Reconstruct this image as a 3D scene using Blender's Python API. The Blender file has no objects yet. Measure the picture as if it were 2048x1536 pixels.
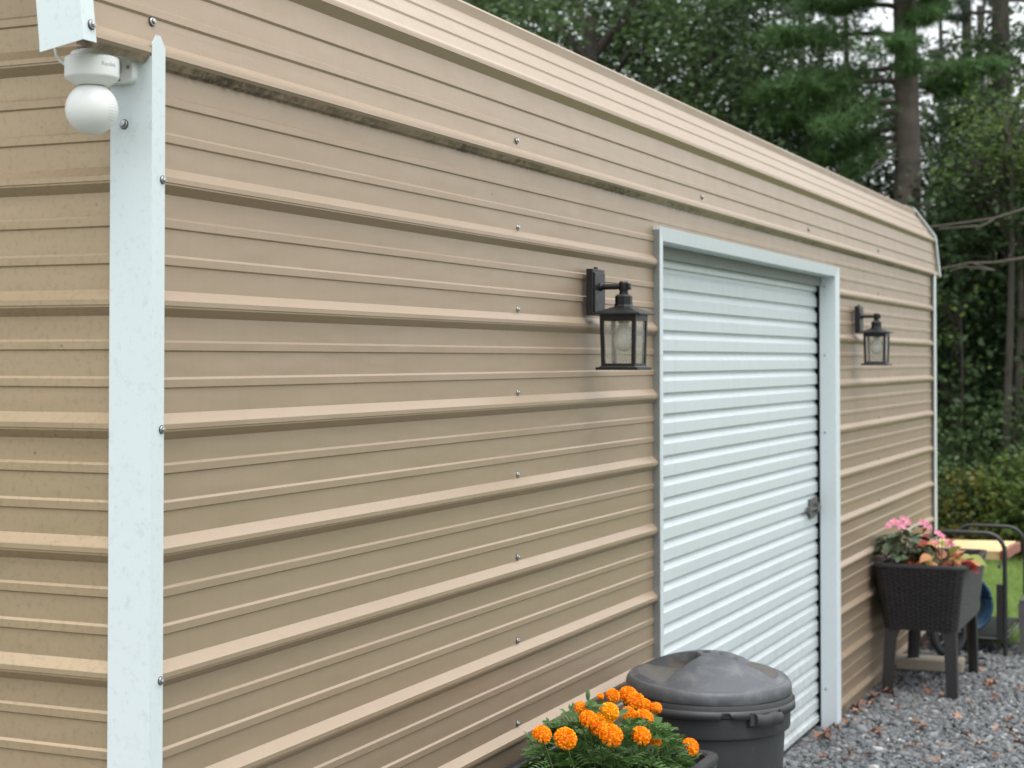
import bpy, math, random
import numpy as np
from mathutils import Vector, Matrix, Euler

sc = bpy.context.scene
COL = sc.collection
H = 1.79                       # eye height above the gravel
R = math.radians
# ------------------------------------------------------------------ camera
cam_d = bpy.data.cameras.new('camera'); cam = bpy.data.objects.new('camera', cam_d); COL.objects.link(cam)
fw = Vector((0.9131069, 0.40719068, 0.02077337)); rt = Vector((0.40727428, -0.91330587, 0.00022504)); up = Vector((-0.01906408, -0.00825498, 0.99978418))
cam.matrix_world = Matrix(((rt.x, up.x, -fw.x, -2.54987), (rt.y, up.y, -fw.y, -1.8243), (rt.z, up.z, -fw.z, H), (0, 0, 0, 1)))
cam_d.sensor_width = 36; cam_d.lens = 3355.84 / 2048 * 36
cam_d.shift_x = (1024 - 976.8) / 2048; cam_d.shift_y = (648.8 - 768) / 2048
cam_d.clip_start = 0.05; cam_d.clip_end = 600
cam_d.dof.use_dof = True; cam_d.dof.focus_distance = 3.7; cam_d.dof.aperture_fstop = cam_d.lens / 9.6
cam_d.dof.aperture_blades = 0
sc.camera = cam
# ------------------------------------------------------------------ overcast sky and veiled sun
SUN_EL, SUN_AZ = R(70), R(-140)           # azimuth of the sun seen from the wall, from +x towards -y
world = bpy.data.worlds.new('World'); sc.world = world; world.use_nodes = True
nt = world.node_tree; nt.nodes.clear()
sky = nt.nodes.new('ShaderNodeTexSky'); sky.sky_type = 'NISHITA'; sky.sun_disc = False
sky.sun_elevation = SUN_EL; sky.sun_rotation = math.pi / 2 - SUN_AZ; sky.dust_density = 4.0; sky.air_density = 1.0
hs = nt.nodes.new('ShaderNodeHueSaturation'); hs.inputs['Saturation'].default_value = 0.10
# cloud deck: luminance rises evenly from horizon to zenith (standard overcast distribution)
tcw = nt.nodes.new('ShaderNodeTexCoord'); spw = nt.nodes.new('ShaderNodeSeparateXYZ'); nt.links.new(tcw.outputs['Generated'], spw.inputs[0])
mrw = nt.nodes.new('ShaderNodeMapRange'); mrw.inputs['From Min'].default_value = 0; mrw.inputs['From Max'].default_value = 1; mrw.inputs['To Min'].default_value = 1 / 3; mrw.inputs['To Max'].default_value = 1
nt.links.new(spw.outputs['Z'], mrw.inputs[0])
cl = nt.nodes.new('ShaderNodeVectorMath'); cl.operation = 'SCALE'; cl.inputs[0].default_value = (29.0, 30.2, 31.4); nt.links.new(mrw.outputs[0], cl.inputs['Scale'])
mx = nt.nodes.new('ShaderNodeMixRGB'); mx.inputs[0].default_value = 0.85; nt.links.new(cl.outputs[0], mx.inputs[2])
bg = nt.nodes.new('ShaderNodeBackground'); bg.inputs['Strength'].default_value = 0.075
wo = nt.nodes.new('ShaderNodeOutputWorld')
nt.links.new(sky.outputs[0], hs.inputs['Color']); nt.links.new(hs.outputs[0], mx.inputs[1]); nt.links.new(mx.outputs[0], bg.inputs[0]); nt.links.new(bg.outputs[0], wo.inputs[0])
sd = bpy.data.lights.new('sun', 'SUN'); sd.energy = 1.5; sd.angle = R(46); sd.color = (1.0, 0.95, 0.87)
so = bpy.data.objects.new('sun', sd); COL.objects.link(so)
sdir = Vector((math.cos(SUN_EL) * math.cos(SUN_AZ), math.cos(SUN_EL) * math.sin(SUN_AZ), math.sin(SUN_EL)))
so.rotation_euler = sdir.to_track_quat('Z', 'Y').to_euler(); so.location = sdir * 30
sc.view_settings.view_transform = 'Standard'; sc.view_settings.look = 'None'
sc.view_settings.gamma = 1; sc.view_settings.use_curve_mapping = False; sc.view_settings.exposure = 0.53

# ------------------------------------------------------------------ node helpers
def new_mat(name):
    m = bpy.data.materials.new(name); m.use_nodes = True
    nt = m.node_tree; b = nt.nodes['Principled BSDF']
    return m, nt, b
def N(nt, typ, **kw):
    n = nt.nodes.new(typ)
    for k, v in kw.items():
        if k.startswith('i_'): n.inputs[k[2:].replace('_', ' ')].default_value = v
        else: setattr(n, k, v)
    return n
def coords(nt, scale=(1, 1, 1)):
    t = N(nt, 'ShaderNodeTexCoord'); mp = N(nt, 'ShaderNodeMapping'); mp.inputs['Scale'].default_value = scale
    nt.links.new(t.outputs['Object'], mp.inputs[0]); return mp.outputs[0]
def noise(nt, vec, scale, detail=3, rough=0.55):
    n = N(nt, 'ShaderNodeTexNoise'); n.inputs['Scale'].default_value = scale; n.inputs['Detail'].default_value = detail; n.inputs['Roughness'].default_value = rough
    nt.links.new(vec, n.inputs['Vector']); return n.outputs['Fac']
def ramp(nt, fac, stops):
    r = N(nt, 'ShaderNodeValToRGB'); e = r.color_ramp.elements
    while len(e) < len(stops): e.new(0.5)
    for el, (p, c) in zip(e, stops):
        el.position = p; el.color = (c, c, c, 1) if isinstance(c, (int, float)) else (*c, 1)
    nt.links.new(fac, r.inputs[0]); return r.outputs[0]
def mix(nt, fac, a, b, mode='MIX'):
    m = N(nt, 'ShaderNodeMixRGB', blend_type=mode)
    for k, s in ((0, fac), (1, a), (2, b)):
        if hasattr(s, 'is_output'): nt.links.new(s, m.inputs[k])
        elif k == 0: m.inputs[0].default_value = s
        else: m.inputs[k].default_value = (*s, 1)
    return m.outputs[0]
def math_(nt, op, a, b):
    m = N(nt, 'ShaderNodeMath', operation=op)
    for k, s in ((0, a), (1, b)):
        if hasattr(s, 'is_output'): nt.links.new(s, m.inputs[k])
        else: m.inputs[k].default_value = s
    return m.outputs[0]
def bump(nt, b, height, strength, dist):
    n = N(nt, 'ShaderNodeBump'); n.inputs['Strength'].default_value = strength; n.inputs['Distance'].default_value = dist
    nt.links.new(height, n.inputs['Height']); nt.links.new(n.outputs[0], b.inputs['Normal'])
def simple(name, col, rough=0.5, metal=0.0, var=0.12, scale=12, bstr=0.0, bscale=80, spec=0.5, dirt=None):
    m, nt, b = new_mat(name); v = coords(nt)
    n = noise(nt, v, scale, 4)
    c = mix(nt, n, tuple(x * (1 - var) for x in col), tuple(min(1, x * (1 + var)) for x in col))
    if dirt:
        dn = ramp(nt, noise(nt, v, dirt[0], 5, 0.65), [(dirt[1], 0), (dirt[2], 1)])
        c = mix(nt, dn, c, dirt[3])
    nt.links.new(c, b.inputs['Base Color'])
    rr = ramp(nt, noise(nt, v, scale * 2.3, 3), [(0.25, max(0, rough - .08)), (0.75, min(1, rough + .08))]); nt.links.new(rr, b.inputs['Roughness'])
    b.inputs['Metallic'].default_value = metal; b.inputs['Specular IOR Level'].default_value = spec
    if bstr: bump(nt, b, noise(nt, v, bscale, 4), bstr, 0.003)
    return m

def tan_metal(name, warmlit_mottled):
    m, nt, b = new_mat(name); v = coords(nt)
    base = mix(nt, noise(nt, v, 1.6, 3), *(((0.365, 0.272, 0.168), (0.400, 0.302, 0.192)) if warmlit_mottled else ((0.350, 0.260, 0.183), (0.382, 0.289, 0.208))))  # golden cast of warm light painted into the gable's base colour
    # run-off streaks
    vs = coords(nt, (26, 26, 0.9))
    st = ramp(nt, noise(nt, vs, 1.0, 4, 0.6), [(0.50, 0), (0.78, 0.13)])
    base = mix(nt, st, base, (0.275, 0.198, 0.128))
    vs2 = coords(nt, (70, 70, 1.5))
    st2 = ramp(nt, noise(nt, vs2, 1.0, 2, 0.5), [(0.60, 0), (0.8, 0.12)])
    base = mix(nt, st2, base, (0.44, 0.355, 0.265))
    # fine grain of the painted finish
    gr = noise(nt, v, 900, 2, 0.7)
    base = mix(nt, 0.16, base, mix(nt, gr, (0.22, 0.16, 0.105), (0.53, 0.405, 0.285)))
    # mildew mottling and flecks
    mo = ramp(nt, noise(nt, v, 75 if warmlit_mottled else 90, 5, 0.7), [(0.52, 0), (0.70, 0.42 if warmlit_mottled else 0.10)])
    base = mix(nt, mo, base, (0.205, 0.148, 0.09))
    vo = N(nt, 'ShaderNodeTexVoronoi', feature='F1'); vo.inputs['Scale'].default_value = 16; nt.links.new(v, vo.inputs['Vector'])
    fl = ramp(nt, vo.outputs['Distance'], [(0.02, 0.7), (0.06, 0)])
    wc = N(nt, 'ShaderNodeSeparateColor'); nt.links.new(vo.outputs['Color'], wc.inputs[0])
    keep = ramp(nt, wc.outputs[0], [(0.90, 0), (0.92, 1)])
    base = mix(nt, math_(nt, 'MULTIPLY', fl, keep), base, (0.10, 0.07, 0.045))
    # grime caught along the drip line of the roof sheet (dirt on the wall just below it)
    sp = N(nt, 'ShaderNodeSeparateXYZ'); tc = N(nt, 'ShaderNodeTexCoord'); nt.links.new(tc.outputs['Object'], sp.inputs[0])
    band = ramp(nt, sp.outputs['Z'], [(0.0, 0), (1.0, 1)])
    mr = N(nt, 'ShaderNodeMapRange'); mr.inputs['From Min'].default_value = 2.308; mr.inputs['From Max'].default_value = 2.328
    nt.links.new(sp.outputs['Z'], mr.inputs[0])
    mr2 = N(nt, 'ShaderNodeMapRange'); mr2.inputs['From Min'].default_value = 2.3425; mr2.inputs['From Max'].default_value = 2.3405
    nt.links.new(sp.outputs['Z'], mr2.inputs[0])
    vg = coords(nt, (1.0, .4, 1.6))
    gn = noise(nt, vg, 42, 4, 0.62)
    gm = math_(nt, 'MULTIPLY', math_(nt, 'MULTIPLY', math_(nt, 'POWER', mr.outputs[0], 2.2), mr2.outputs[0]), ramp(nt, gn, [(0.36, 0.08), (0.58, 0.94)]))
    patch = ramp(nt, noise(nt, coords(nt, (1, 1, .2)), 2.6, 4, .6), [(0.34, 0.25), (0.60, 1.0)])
    if not warmlit_mottled: base = mix(nt, math_(nt, 'MULTIPLY', gm, patch), base, (0.070, 0.050, 0.034))
    mg_ = N(nt, 'ShaderNodeMapRange'); mg_.inputs['From Min'].default_value = 0.55; mg_.inputs['From Max'].default_value = 0.0; nt.links.new(sp.outputs['Z'], mg_.inputs[0])
    spl = math_(nt, 'MULTIPLY', math_(nt, 'POWER', mg_.outputs[0], 1.6), ramp(nt, noise(nt, v, 24, 5, .7), [(0.40, 0), (0.70, 0.75)]))
    base = mix(nt, spl, base, (0.17, 0.125, 0.085))
    nt.links.new(base, b.inputs['Base Color'])
    rr = ramp(nt, noise(nt, v, 9, 3), [(0.3, 0.33), (0.7, 0.42)]); nt.links.new(rr, b.inputs['Roughness'])
    b.inputs['Specular IOR Level'].default_value = 0.5; b.inputs['Metallic'].default_value = 0.32
    hh = math_(nt, 'ADD', math_(nt, 'MULTIPLY', noise(nt, coords(nt, (1.3, 1.3, 5)), 2.0, 2), 1.0), math_(nt, 'MULTIPLY', gr, 0.012))
    bump(nt, b, hh, 0.26, 0.012)
    return m

def white_metal(name, col=(0.70, 0.755, 0.765), spots=0.5, wear=False):
    m, nt, b = new_mat(name)
    v = N(nt, 'ShaderNodeNewGeometry').outputs['Position']
    base = mix(nt, noise(nt, v, 3, 3), tuple(x * .95 for x in col), col)
    mo = ramp(nt, noise(nt, v, 70, 5, 0.65), [(0.54, 0), (0.70, spots)])
    base = mix(nt, mo, base, tuple(x * .72 for x in col))
    if wear:
        mpw = N(nt, 'ShaderNodeMapping'); mpw.inputs['Scale'].default_value = (14, 14, .8); nt.links.new(v, mpw.inputs[0])
        sw = ramp(nt, noise(nt, mpw.outputs[0], 1.0, 5, .65), [(0.50, 0), (0.75, 0.35)])
        base = mix(nt, sw, base, tuple(x * k for x, k in zip(col, (.74, .75, .74))))
        mps = N(nt, 'ShaderNodeMapping'); mps.inputs['Scale'].default_value = (3, 3, 90); nt.links.new(v, mps.inputs[0])
        sc2 = ramp(nt, noise(nt, mps.outputs[0], 1.0, 4, .7), [(0.66, 0), (0.72, 0.35)])
        base = mix(nt, sc2, base, tuple(x * .68 for x in col))
        spz = N(nt, 'ShaderNodeSeparateXYZ'); nt.links.new(v, spz.inputs[0])
        mz = N(nt, 'ShaderNodeMapRange'); mz.inputs['From Min'].default_value = 0.7; mz.inputs['From Max'].default_value = 0.0; nt.links.new(spz.outputs['Z'], mz.inputs[0])
        gz = math_(nt, 'MULTIPLY', mz.outputs[0], ramp(nt, noise(nt, v, 16, 5, .7), [(0.40, 0), (0.72, 0.8)]))
        base = mix(nt, gz, base, (0.33, 0.32, 0.29))
    fk = ramp(nt, noise(nt, v, 240, 3, 0.6), [(0.70, 0), (0.76, spots * .7)])
    base = mix(nt, fk, base, (0.30, 0.31, 0.30))
    nt.links.new(base, b.inputs['Base Color'])
    rr = ramp(nt, noise(nt, v, 30, 3), [(0.3, 0.34), (0.7, 0.5)]); nt.links.new(rr, b.inputs['Roughness'])
    bump(nt, b, noise(nt, v, 6, 2), 0.15, 0.004)
    return m

def foliage_mat(name, c1, c2, c3, transl=0.35, rough=0.55):
    m, nt, b = new_mat(name)
    g = N(nt, 'ShaderNodeNewGeometry'); rnd = g.outputs['Random Per Island']
    col = ramp(nt, rnd, [(0.0, c1), (0.55, c2), (1.0, c3)])
    v = coords(nt); n = noise(nt, v, 0.7, 3)
    col = mix(nt, ramp(nt, n, [(0.35, 0.0), (0.7, 0.45)]), col, tuple(x * 1.5 for x in c3))
    nt.links.new(col, b.inputs['Base Color']); b.inputs['Roughness'].default_value = rough; b.inputs['Specular IOR Level'].default_value = 0.35
    tr = N(nt, 'ShaderNodeBsdfTranslucent'); nt.links.new(col, tr.inputs[0])
    ms = N(nt, 'ShaderNodeMixShader'); ms.inputs[0].default_value = transl
    nt.links.new(b.outputs[0], ms.inputs[1]); nt.links.new(tr.outputs[0], ms.inputs[2])
    nt.links.new(ms.outputs[0], nt.nodes['Material Output'].inputs[0])
    return m

MAT = {}
MAT['tan'] = tan_metal('tan_painted_steel', False)
MAT['tan_gable_warmlit'] = tan_metal('tan_painted_steel_gable_warmlit', True)
MAT['trim'] = white_metal('white_trim_steel', (0.62, 0.68, 0.70), 0.5)
MAT['frame'] = white_metal('door_frame_steel', (0.60, 0.655, 0.68), 0.3)
MAT['slat'] = white_metal('white_door_steel', (0.565, 0.615, 0.632), 0.2, True)
MAT['dark'] = simple('dark_recess_shade', (0.02, 0.02, 0.02), 0.8)  # near-black stand-in for shade in the door slot, interior and hand hole
MAT['black'] = simple('black_powder_coat', (0.0065, 0.007, 0.008), 0.40, 0, 0.2, 25, 0.15, 300)
MAT['zinc'] = simple('zinc_screw', (0.42, 0.43, 0.43), 0.35, 0.9, 0.2, 200)
MAT['rubber'] = simple('rubber_washer', (0.03, 0.032, 0.034), 0.7)
MAT['plastic_white'] = simple('white_camera_plastic', (0.72, 0.72, 0.71), 0.38, 0, 0.03, 8, spec=0.5)
MAT['plastic_grey'] = simple('grey_mount_plastic', (0.48, 0.48, 0.47), 0.5)
MAT['ink'] = simple('grey_print', (0.33, 0.33, 0.34), 0.6)
MAT['can'] = simple('charcoal_can_plastic', (0.040, 0.041, 0.044), 0.48, 0, 0.15, 9, 0.12, 120, dirt=(18, 0.62, 0.86, (0.10, 0.095, 0.09)))
MAT['lid'] = simple('grey_lid_plastic', (0.056, 0.061, 0.070), 0.42, 0, 0.30, 9, 0.2, 90, dirt=(14, 0.48, 0.74, (0.115, 0.118, 0.122)))
MAT['lid_dirt'] = simple('lid_silt', (0.085, 0.078, 0.07), 0.8, 0, 0.3, 30, 0.3, 200, dirt=(25, 0.6, 0.7, (0.04, 0.022, 0.014)))
MAT['rattan'] = simple('dark_brown_resin', (0.026, 0.024, 0.026), 0.36, 0, 0.15, 20, 0.1, 250)
MAT['soil'] = simple('potting_soil', (0.022, 0.016, 0.012), 0.95, 0, 0.4, 40, 0.8, 60)
MAT['orange'] = foliage_mat('marigold_petal', (0.82, 0.20, 0.002), (0.92, 0.29, 0.003), (0.96, 0.40, 0.006), 0.25)
MAT['yellow'] = foliage_mat('golden_marigold_petal', (0.86, 0.30, 0.003), (0.94, 0.42, 0.006), (0.97, 0.52, 0.012), 0.25)
MAT['mleaf'] = foliage_mat('marigold_leaf', (0.042, 0.098, 0.022), (0.068, 0.142, 0.036), (0.115, 0.20, 0.068), 0.25)
MAT['bleaf'] = foliage_mat('bedding_leaf', (0.040, 0.062, 0.030), (0.062, 0.085, 0.046), (0.10, 0.14, 0.07), 0.2)
MAT['pink'] = foliage_mat('pink_petal', (0.50, 0.10, 0.19), (0.62, 0.17, 0.28), (0.72, 0.30, 0.40), 0.3)
MAT['coleus'] = foliage_mat('coleus_leaf', (0.30, 0.035, 0.022), (0.42, 0.16, 0.05), (0.26, 0.28, 0.05), 0.3)
MAT['stem'] = simple('reddish_stem', (0.16, 0.06, 0.035), 0.6)
MAT['gstem'] = simple('green_stem', (0.07, 0.12, 0.03), 0.6)
MAT['steel_tube'] = simple('black_painted_tube', (0.02, 0.021, 0.022), 0.4)
MAT['blue'] = simple('blue_hose', (0.010, 0.055, 0.12), 0.4)
MAT['wheel'] = simple('grey_wheel_rim', (0.30, 0.31, 0.31), 0.4, 0.4)
MAT['cutwood'] = simple('pale_cut_wood', (0.62, 0.46, 0.23), 0.7, 0, 0.3, 14, 0.2, 30)
MAT['redwood'] = simple('reddish_plank_edge', (0.27, 0.105, 0.07), 0.75, 0, 0.35, 20, 0.3, 40)
MAT['concrete'] = simple('beige_concrete', (0.34, 0.30, 0.235), 0.9, 0, 0.2, 30, 0.4, 120)
MAT['bark'] = simple('pine_bark', (0.082, 0.068, 0.056), 0.95, 0, 0.75, 7, 1.0, 14)
MAT['bark_dark'] = simple('dark_bark', (0.050, 0.042, 0.035), 0.95, 0, 0.4, 8, 0.9, 16)
MAT['deadleaf'] = simple('dry_oak_leaf', (0.25, 0.105, 0.048), 0.7, 0, 0.5, 30)

# glass of the lanterns: clear panes with a thin film of dust
m, nt, b = new_mat('dusty_pane'); v = coords(nt)
tp = N(nt, 'ShaderNodeBsdfTransparent'); tp.inputs[0].default_value = (0.93, 0.94, 0.92, 1)
b.inputs['Base Color'].default_value = (0.50, 0.48, 0.43, 1); b.inputs['Roughness'].default_value = 0.05
fr = N(nt, 'ShaderNodeFresnel'); fr.inputs[0].default_value = 1.5
du = ramp(nt, noise(nt, v, 60, 5, 0.7), [(0.35, 0.26), (0.75, 0.52)])
ms = N(nt, 'ShaderNodeMixShader'); nt.links.new(math_(nt, 'MAXIMUM', fr.outputs[0], du), ms.inputs[0])
nt.links.new(tp.outputs[0], ms.inputs[1]); nt.links.new(b.outputs[0], ms.inputs[2]); nt.links.new(ms.outputs[0], nt.nodes['Material Output'].inputs[0])
MAT['glass'] = m
MAT['bulb'] = simple('frosted_bulb', (0.72, 0.71, 0.66), 0.25)

# ------------------------------------------------------------------ mesh builder
class MB:
    def __init__(s): s.v = []; s.f = []; s.mi = []
    def add(s, verts, faces, mi=0):
        o = len(s.v); s.v += [tuple(p) for p in verts]; s.f += [tuple(i + o for i in f) for f in faces]; s.mi += [mi] * len(faces); return s
    def box(s, x0, x1, y0, y1, z0, z1, mi=0, bev=0.0):
        if bev:
            b = min(bev, abs(x1 - x0) * .49, abs(y1 - y0) * .49, abs(z1 - z0) * .49)
            bm = __import__('bmesh').new(); import bmesh
            bmesh.ops.create_cube(bm, size=1)
            for q in bm.verts: q.co = Vector((x0 + (q.co.x + .5) * (x1 - x0), y0 + (q.co.y + .5) * (y1 - y0), z0 + (q.co.z + .5) * (z1 - z0)))
            bmesh.ops.bevel(bm, geom=bm.edges[:], offset=b, segments=2, affect='EDGES', profile=0.5)
            bm.verts.ensure_lookup_table(); bm.verts.index_update()
            s.add([q.co for q in bm.verts], [[q.index for q in f.verts] for f in bm.faces], mi); bm.free(); return s
        return s.add([(x0, y0, z0), (x1, y0, z0), (x1, y1, z0), (x0, y1, z0), (x0, y0, z1), (x1, y0, z1), (x1, y1, z1), (x0, y1, z1)],
                     [(0, 3, 2, 1), (4, 5, 6, 7), (0, 1, 5, 4), (1, 2, 6, 5), (2, 3, 7, 6), (3, 0, 4, 7)], mi)
    def frustum(s, c, a0, z0, a1, z1, n=4, rot=0, mi=0, cap=True):
        pts = []
        for a, z in ((a0, z0), (a1, z1)):
            for k in range(n):
                t = rot + 2 * math.pi * k / n; pts.append((c[0] + a * math.cos(t), c[1] + a * math.sin(t), z))
        fs = [(k, (k + 1) % n, n + (k + 1) % n, n + k) for k in range(n)]
        if cap: fs += [tuple(range(n - 1, -1, -1)), tuple(range(n, 2 * n))]
        return s.add(pts, fs, mi)
    def lathe(s, prof, n=32, c=(0, 0, 0), mi=0, axis='z'):
        pts = []
        for r, z in prof:
            for k in range(n):
                t = 2 * math.pi * k / n; a, b2 = r * math.cos(t), r * math.sin(t)
                p = (a, b2, z) if axis == 'z' else ((a, -z, b2) if axis == 'y' else (-z, a, b2))
                pts.append((c[0] + p[0], c[1] + p[1], c[2] + p[2]))
        m = len(prof)
        fs = [(i * n + k, i * n + (k + 1) % n, (i + 1) * n + (k + 1) % n, (i + 1) * n + k) for i in range(m - 1) for k in range(n)]
        return s.add(pts, fs, mi)
    def tube(s, path, r, n=8, mi=0, cap=True):
        P = [Vector(p) for p in path]; m = len(P); rs = r if hasattr(r, '__len__') else [r] * m
        pts = []; ref = Vector((0.13, 0.31, 0.94))
        for i in range(m):
            t = (P[min(i + 1, m - 1)] - P[max(i - 1, 0)]).normalized()
            a = t.cross(ref)
            if a.length < 1e-3: a = t.cross(Vector((1, 0, 0)))
            a.normalize(); b2 = t.cross(a)
            for k in range(n):
                w = 2 * math.pi * k / n; pts.append(P[i] + (a * math.cos(w) + b2 * math.sin(w)) * rs[i])
        fs = [(i * n + k, i * n + (k + 1) % n, (i + 1) * n + (k + 1) % n, (i + 1) * n + k) for i in range(m - 1) for k in range(n)]
        if cap: fs += [tuple(range(n - 1, -1, -1)), tuple((m - 1) * n + k for k in range(n))]
        return s.add(pts, fs, mi)
    def grid(s, rows, mi=0, close=False):
        nr, ncol = len(rows), len(rows[0]); pts = [p for r_ in rows for p in r_]
        fs = [(i * ncol + k, i * ncol + (k + 1) % ncol, (i + 1) * ncol + (k + 1) % ncol, (i + 1) * ncol + k) for i in range(nr - 1) for k in range(ncol if close else ncol - 1)]
        return s.add(pts, fs, mi)
    def mesh(s, name, mats, smooth=False):
        me = bpy.data.meshes.new(name); me.from_pydata(s.v, [], s.f)
        for m_ in (mats if isinstance(mats, (list, tuple)) else [mats]): me.materials.append(m_)
        me.polygons.foreach_set('material_index', s.mi)
        if smooth:
            me.polygons.foreach_set('use_smooth', [True] * len(me.polygons))
            if smooth != 'all':
                try: me.set_sharp_from_angle(angle=R(40))
                except Exception: pass
        me.update(); return me
    def build(s, name, mats, parent=None, smooth=False, **kw):
        return put(name, s.mesh(name, mats, smooth), parent, **kw)
def put(name, me, parent=None, loc=(0, 0, 0), rot=(0, 0, 0), scale=(1, 1, 1), kind=None):
    o = bpy.data.objects.new(name, me); COL.objects.link(o); o.location = loc; o.rotation_euler = rot; o.scale = scale
    if parent: o.parent = parent
    if kind: o['kind'] = kind
    return o
def tag(o, label, cat, group=None, kind=None):
    o['label'] = label; o['category'] = cat
    if group: o['group'] = group
    if kind: o['kind'] = kind
    return o
def thing(name, label, cat, loc=(0, 0, 0), rz=0, group=None):
    o = bpy.data.objects.new(name, None); COL.objects.link(o); o.empty_display_size = 0.1
    o.location = loc; o.rotation_euler = (0, 0, rz); return tag(o, label, cat, group)
def np_mesh(name, V, F, mat, smooth=False):
    me = bpy.data.meshes.new(name); V = np.asarray(V, np.float32); F = np.asarray(F, np.int32); k = F.shape[1]
    me.vertices.add(len(V)); me.vertices.foreach_set('co', V.ravel())
    me.loops.add(F.size); me.loops.foreach_set('vertex_index', F.ravel())
    me.polygons.add(len(F)); me.polygons.foreach_set('loop_start', np.arange(0, F.size, k, dtype=np.int32)); me.polygons.foreach_set('loop_total', np.full(len(F), k, np.int32))
    if smooth: me.polygons.foreach_set('use_smooth', np.ones(len(F), bool))
    me.materials.append(mat); me.update(calc_edges=True); return me

# ------------------------------------------------------------------ ground
def sheet(name, pts, z, mat, label=None):
    o = MB().add([(x, y, z) for x, y in pts], [tuple(range(len(pts)))]).build(name, mat); o['kind'] = 'structure'; return o
m, nt, b = new_mat('leaf_litter'); v = coords(nt)
c = mix(nt, noise(nt, v, 1.2, 5, .7), (0.030, 0.045, 0.016), (0.075, 0.055, 0.03)); nt.links.new(c, b.inputs['Base Color']); b.inputs['Roughness'].default_value = 1
bump(nt, b, noise(nt, v, 9, 5), 0.6, 0.05); MAT['litter'] = m
m, nt, b = new_mat('lawn_base'); v = coords(nt)
c = mix(nt, noise(nt, v, 3, 5, .7), (0.085, 0.15, 0.032), (0.15, 0.22, 0.06)); nt.links.new(c, b.inputs['Base Color']); b.inputs['Roughness'].default_value = 1
bump(nt, b, noise(nt, v, 60, 4), 0.8, 0.03); MAT['lawn'] = m
m, nt, b = new_mat('gravel_bed'); v = coords(nt)
vo = N(nt, 'ShaderNodeTexVoronoi'); vo.inputs['Scale'].default_value = 42; nt.links.new(v, vo.inputs['Vector'])
sp = N(nt, 'ShaderNodeSeparateColor'); nt.links.new(vo.outputs['Color'], sp.inputs[0])
c = ramp(nt, sp.outputs[0], [(0, (0.06, 0.066, 0.072)), (.6, (0.13, 0.138, 0.145)), (.9, (0.26, 0.26, 0.26)), (1, (0.30, 0.19, 0.13))])
nt.links.new(c, b.inputs['Base Color']); b.inputs['Roughness'].default_value = .9
inv = math_(nt, 'SUBTRACT', 1.0, vo.outputs['Distance']); bump(nt, b, inv, 1.0, 0.02); MAT['gravel_bed'] = m
sheet('ground', [(-150, -150), (250, -150), (250, 150), (-150, 150)], -0.030, MAT['litter'])
sheet('lawn', [(-20, -14), (16.6, -14), (16.6, 9), (-20, 9)], -0.024, MAT['lawn'])
sheet('gravel_bed', [(-6, -3.4), (8.75, -3.4), (8.85, 0.4), (8.8, 6.3), (-6, 6.3)], -0.018, MAT['gravel_bed'])

rng = np.random.default_rng(7)
ico = None
def ico_data():
    import bmesh
    bm = bmesh.new(); bmesh.ops.create_icosphere(bm, subdivisions=1, radius=1)
    V = np.array([q.co[:] for q in bm.verts]); F = np.array([[q.index for q in f.verts] for f in bm.faces]); bm.free(); return V, F
IV, IF = ico_data()
def rot_mats(n, tilt=math.pi):
    a = rng.uniform(0, 2 * np.pi, n); t = rng.normal(0, tilt, n); w = rng.uniform(0, 2 * np.pi, n)
    ca, sa, ct, st, cw, sw = np.cos(a), np.sin(a), np.cos(t), np.sin(t), np.cos(w), np.sin(w)
    Z = np.zeros(n); O = np.ones(n)
    Rz = np.stack([ca, -sa, Z, sa, ca, Z, Z, Z, O], 1).reshape(n, 3, 3); Rx = np.stack([O, Z, Z, Z, ct, -st, Z, st, ct], 1).reshape(n, 3, 3)
    Rw = np.stack([cw, -sw, Z, sw, cw, Z, Z, Z, O], 1).reshape(n, 3, 3)
    return Rw @ Rx @ Rz
def stones(name, n, x0, x1, y0, y1, size, keep):
    P = np.stack([rng.uniform(x0, x1, n), rng.uniform(y0, y1, n)], 1); P = P[keep(P[:, 0], P[:, 1])]; n = len(P)
    s = size * rng.lognormal(0, 0.42, n); sh = np.stack([s * rng.uniform(.8, 1.5, n), s * rng.uniform(.65, 1.0, n), s * rng.uniform(.4, .75, n)], 1)
    V = IV[None] * (1 + rng.normal(0, .16, (n, len(IV), 1))) * sh[:, None, :]
    V = np.einsum('nij,nkj->nki', rot_mats(n, .45), V)
    z = -0.012 + rng.uniform(0, .012, n); V[:, :, :2] += P[:, None, :]; V[:, :, 2] += z[:, None]
    F = IF[None] + (np.arange(n) * len(IV))[:, None, None]
    o = put(name, np_mesh(name, V.reshape(-1, 3), F.reshape(-1, 3), MAT['stone'])); o['kind'] = 'stuff'; return o
m, nt, b = new_mat('crushed_stone')
g = N(nt, 'ShaderNodeNewGeometry')
c = ramp(nt, g.outputs['Random Per Island'], [(0.0, (0.055, 0.060, 0.065)), (0.35, (0.116, 0.129, 0.139)), (0.72, (0.195, 0.207, 0.216)), (0.88, (0.30, 0.302, 0.302)), (0.95, (0.25, 0.175, 0.135)), (0.967, (0.20, 0.14, 0.11)), (0.975, (0.60, 0.59, 0.57)), (1.0, (0.68, 0.67, 0.65))])
v = coords(nt); c = mix(nt, noise(nt, v, 150, 3), c, (0.10, 0.105, 0.11)); 
nt.links.new(c, b.inputs['Base Color']); b.inputs['Roughness'].default_value = .8; MAT['stone'] = m
def gkeep(x, y):
    edge = 8.65 + .25 * np.sin(y * 3.1) + rng.normal(0, .12, len(x))
    return (x < edge) & ~((x > -0.02) & (x < 8.68) & (y > 0.0))
g1 = stones('gravel', 74000, 4.2, 9.7, -2.3, .45, .0096, gkeep)
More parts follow.
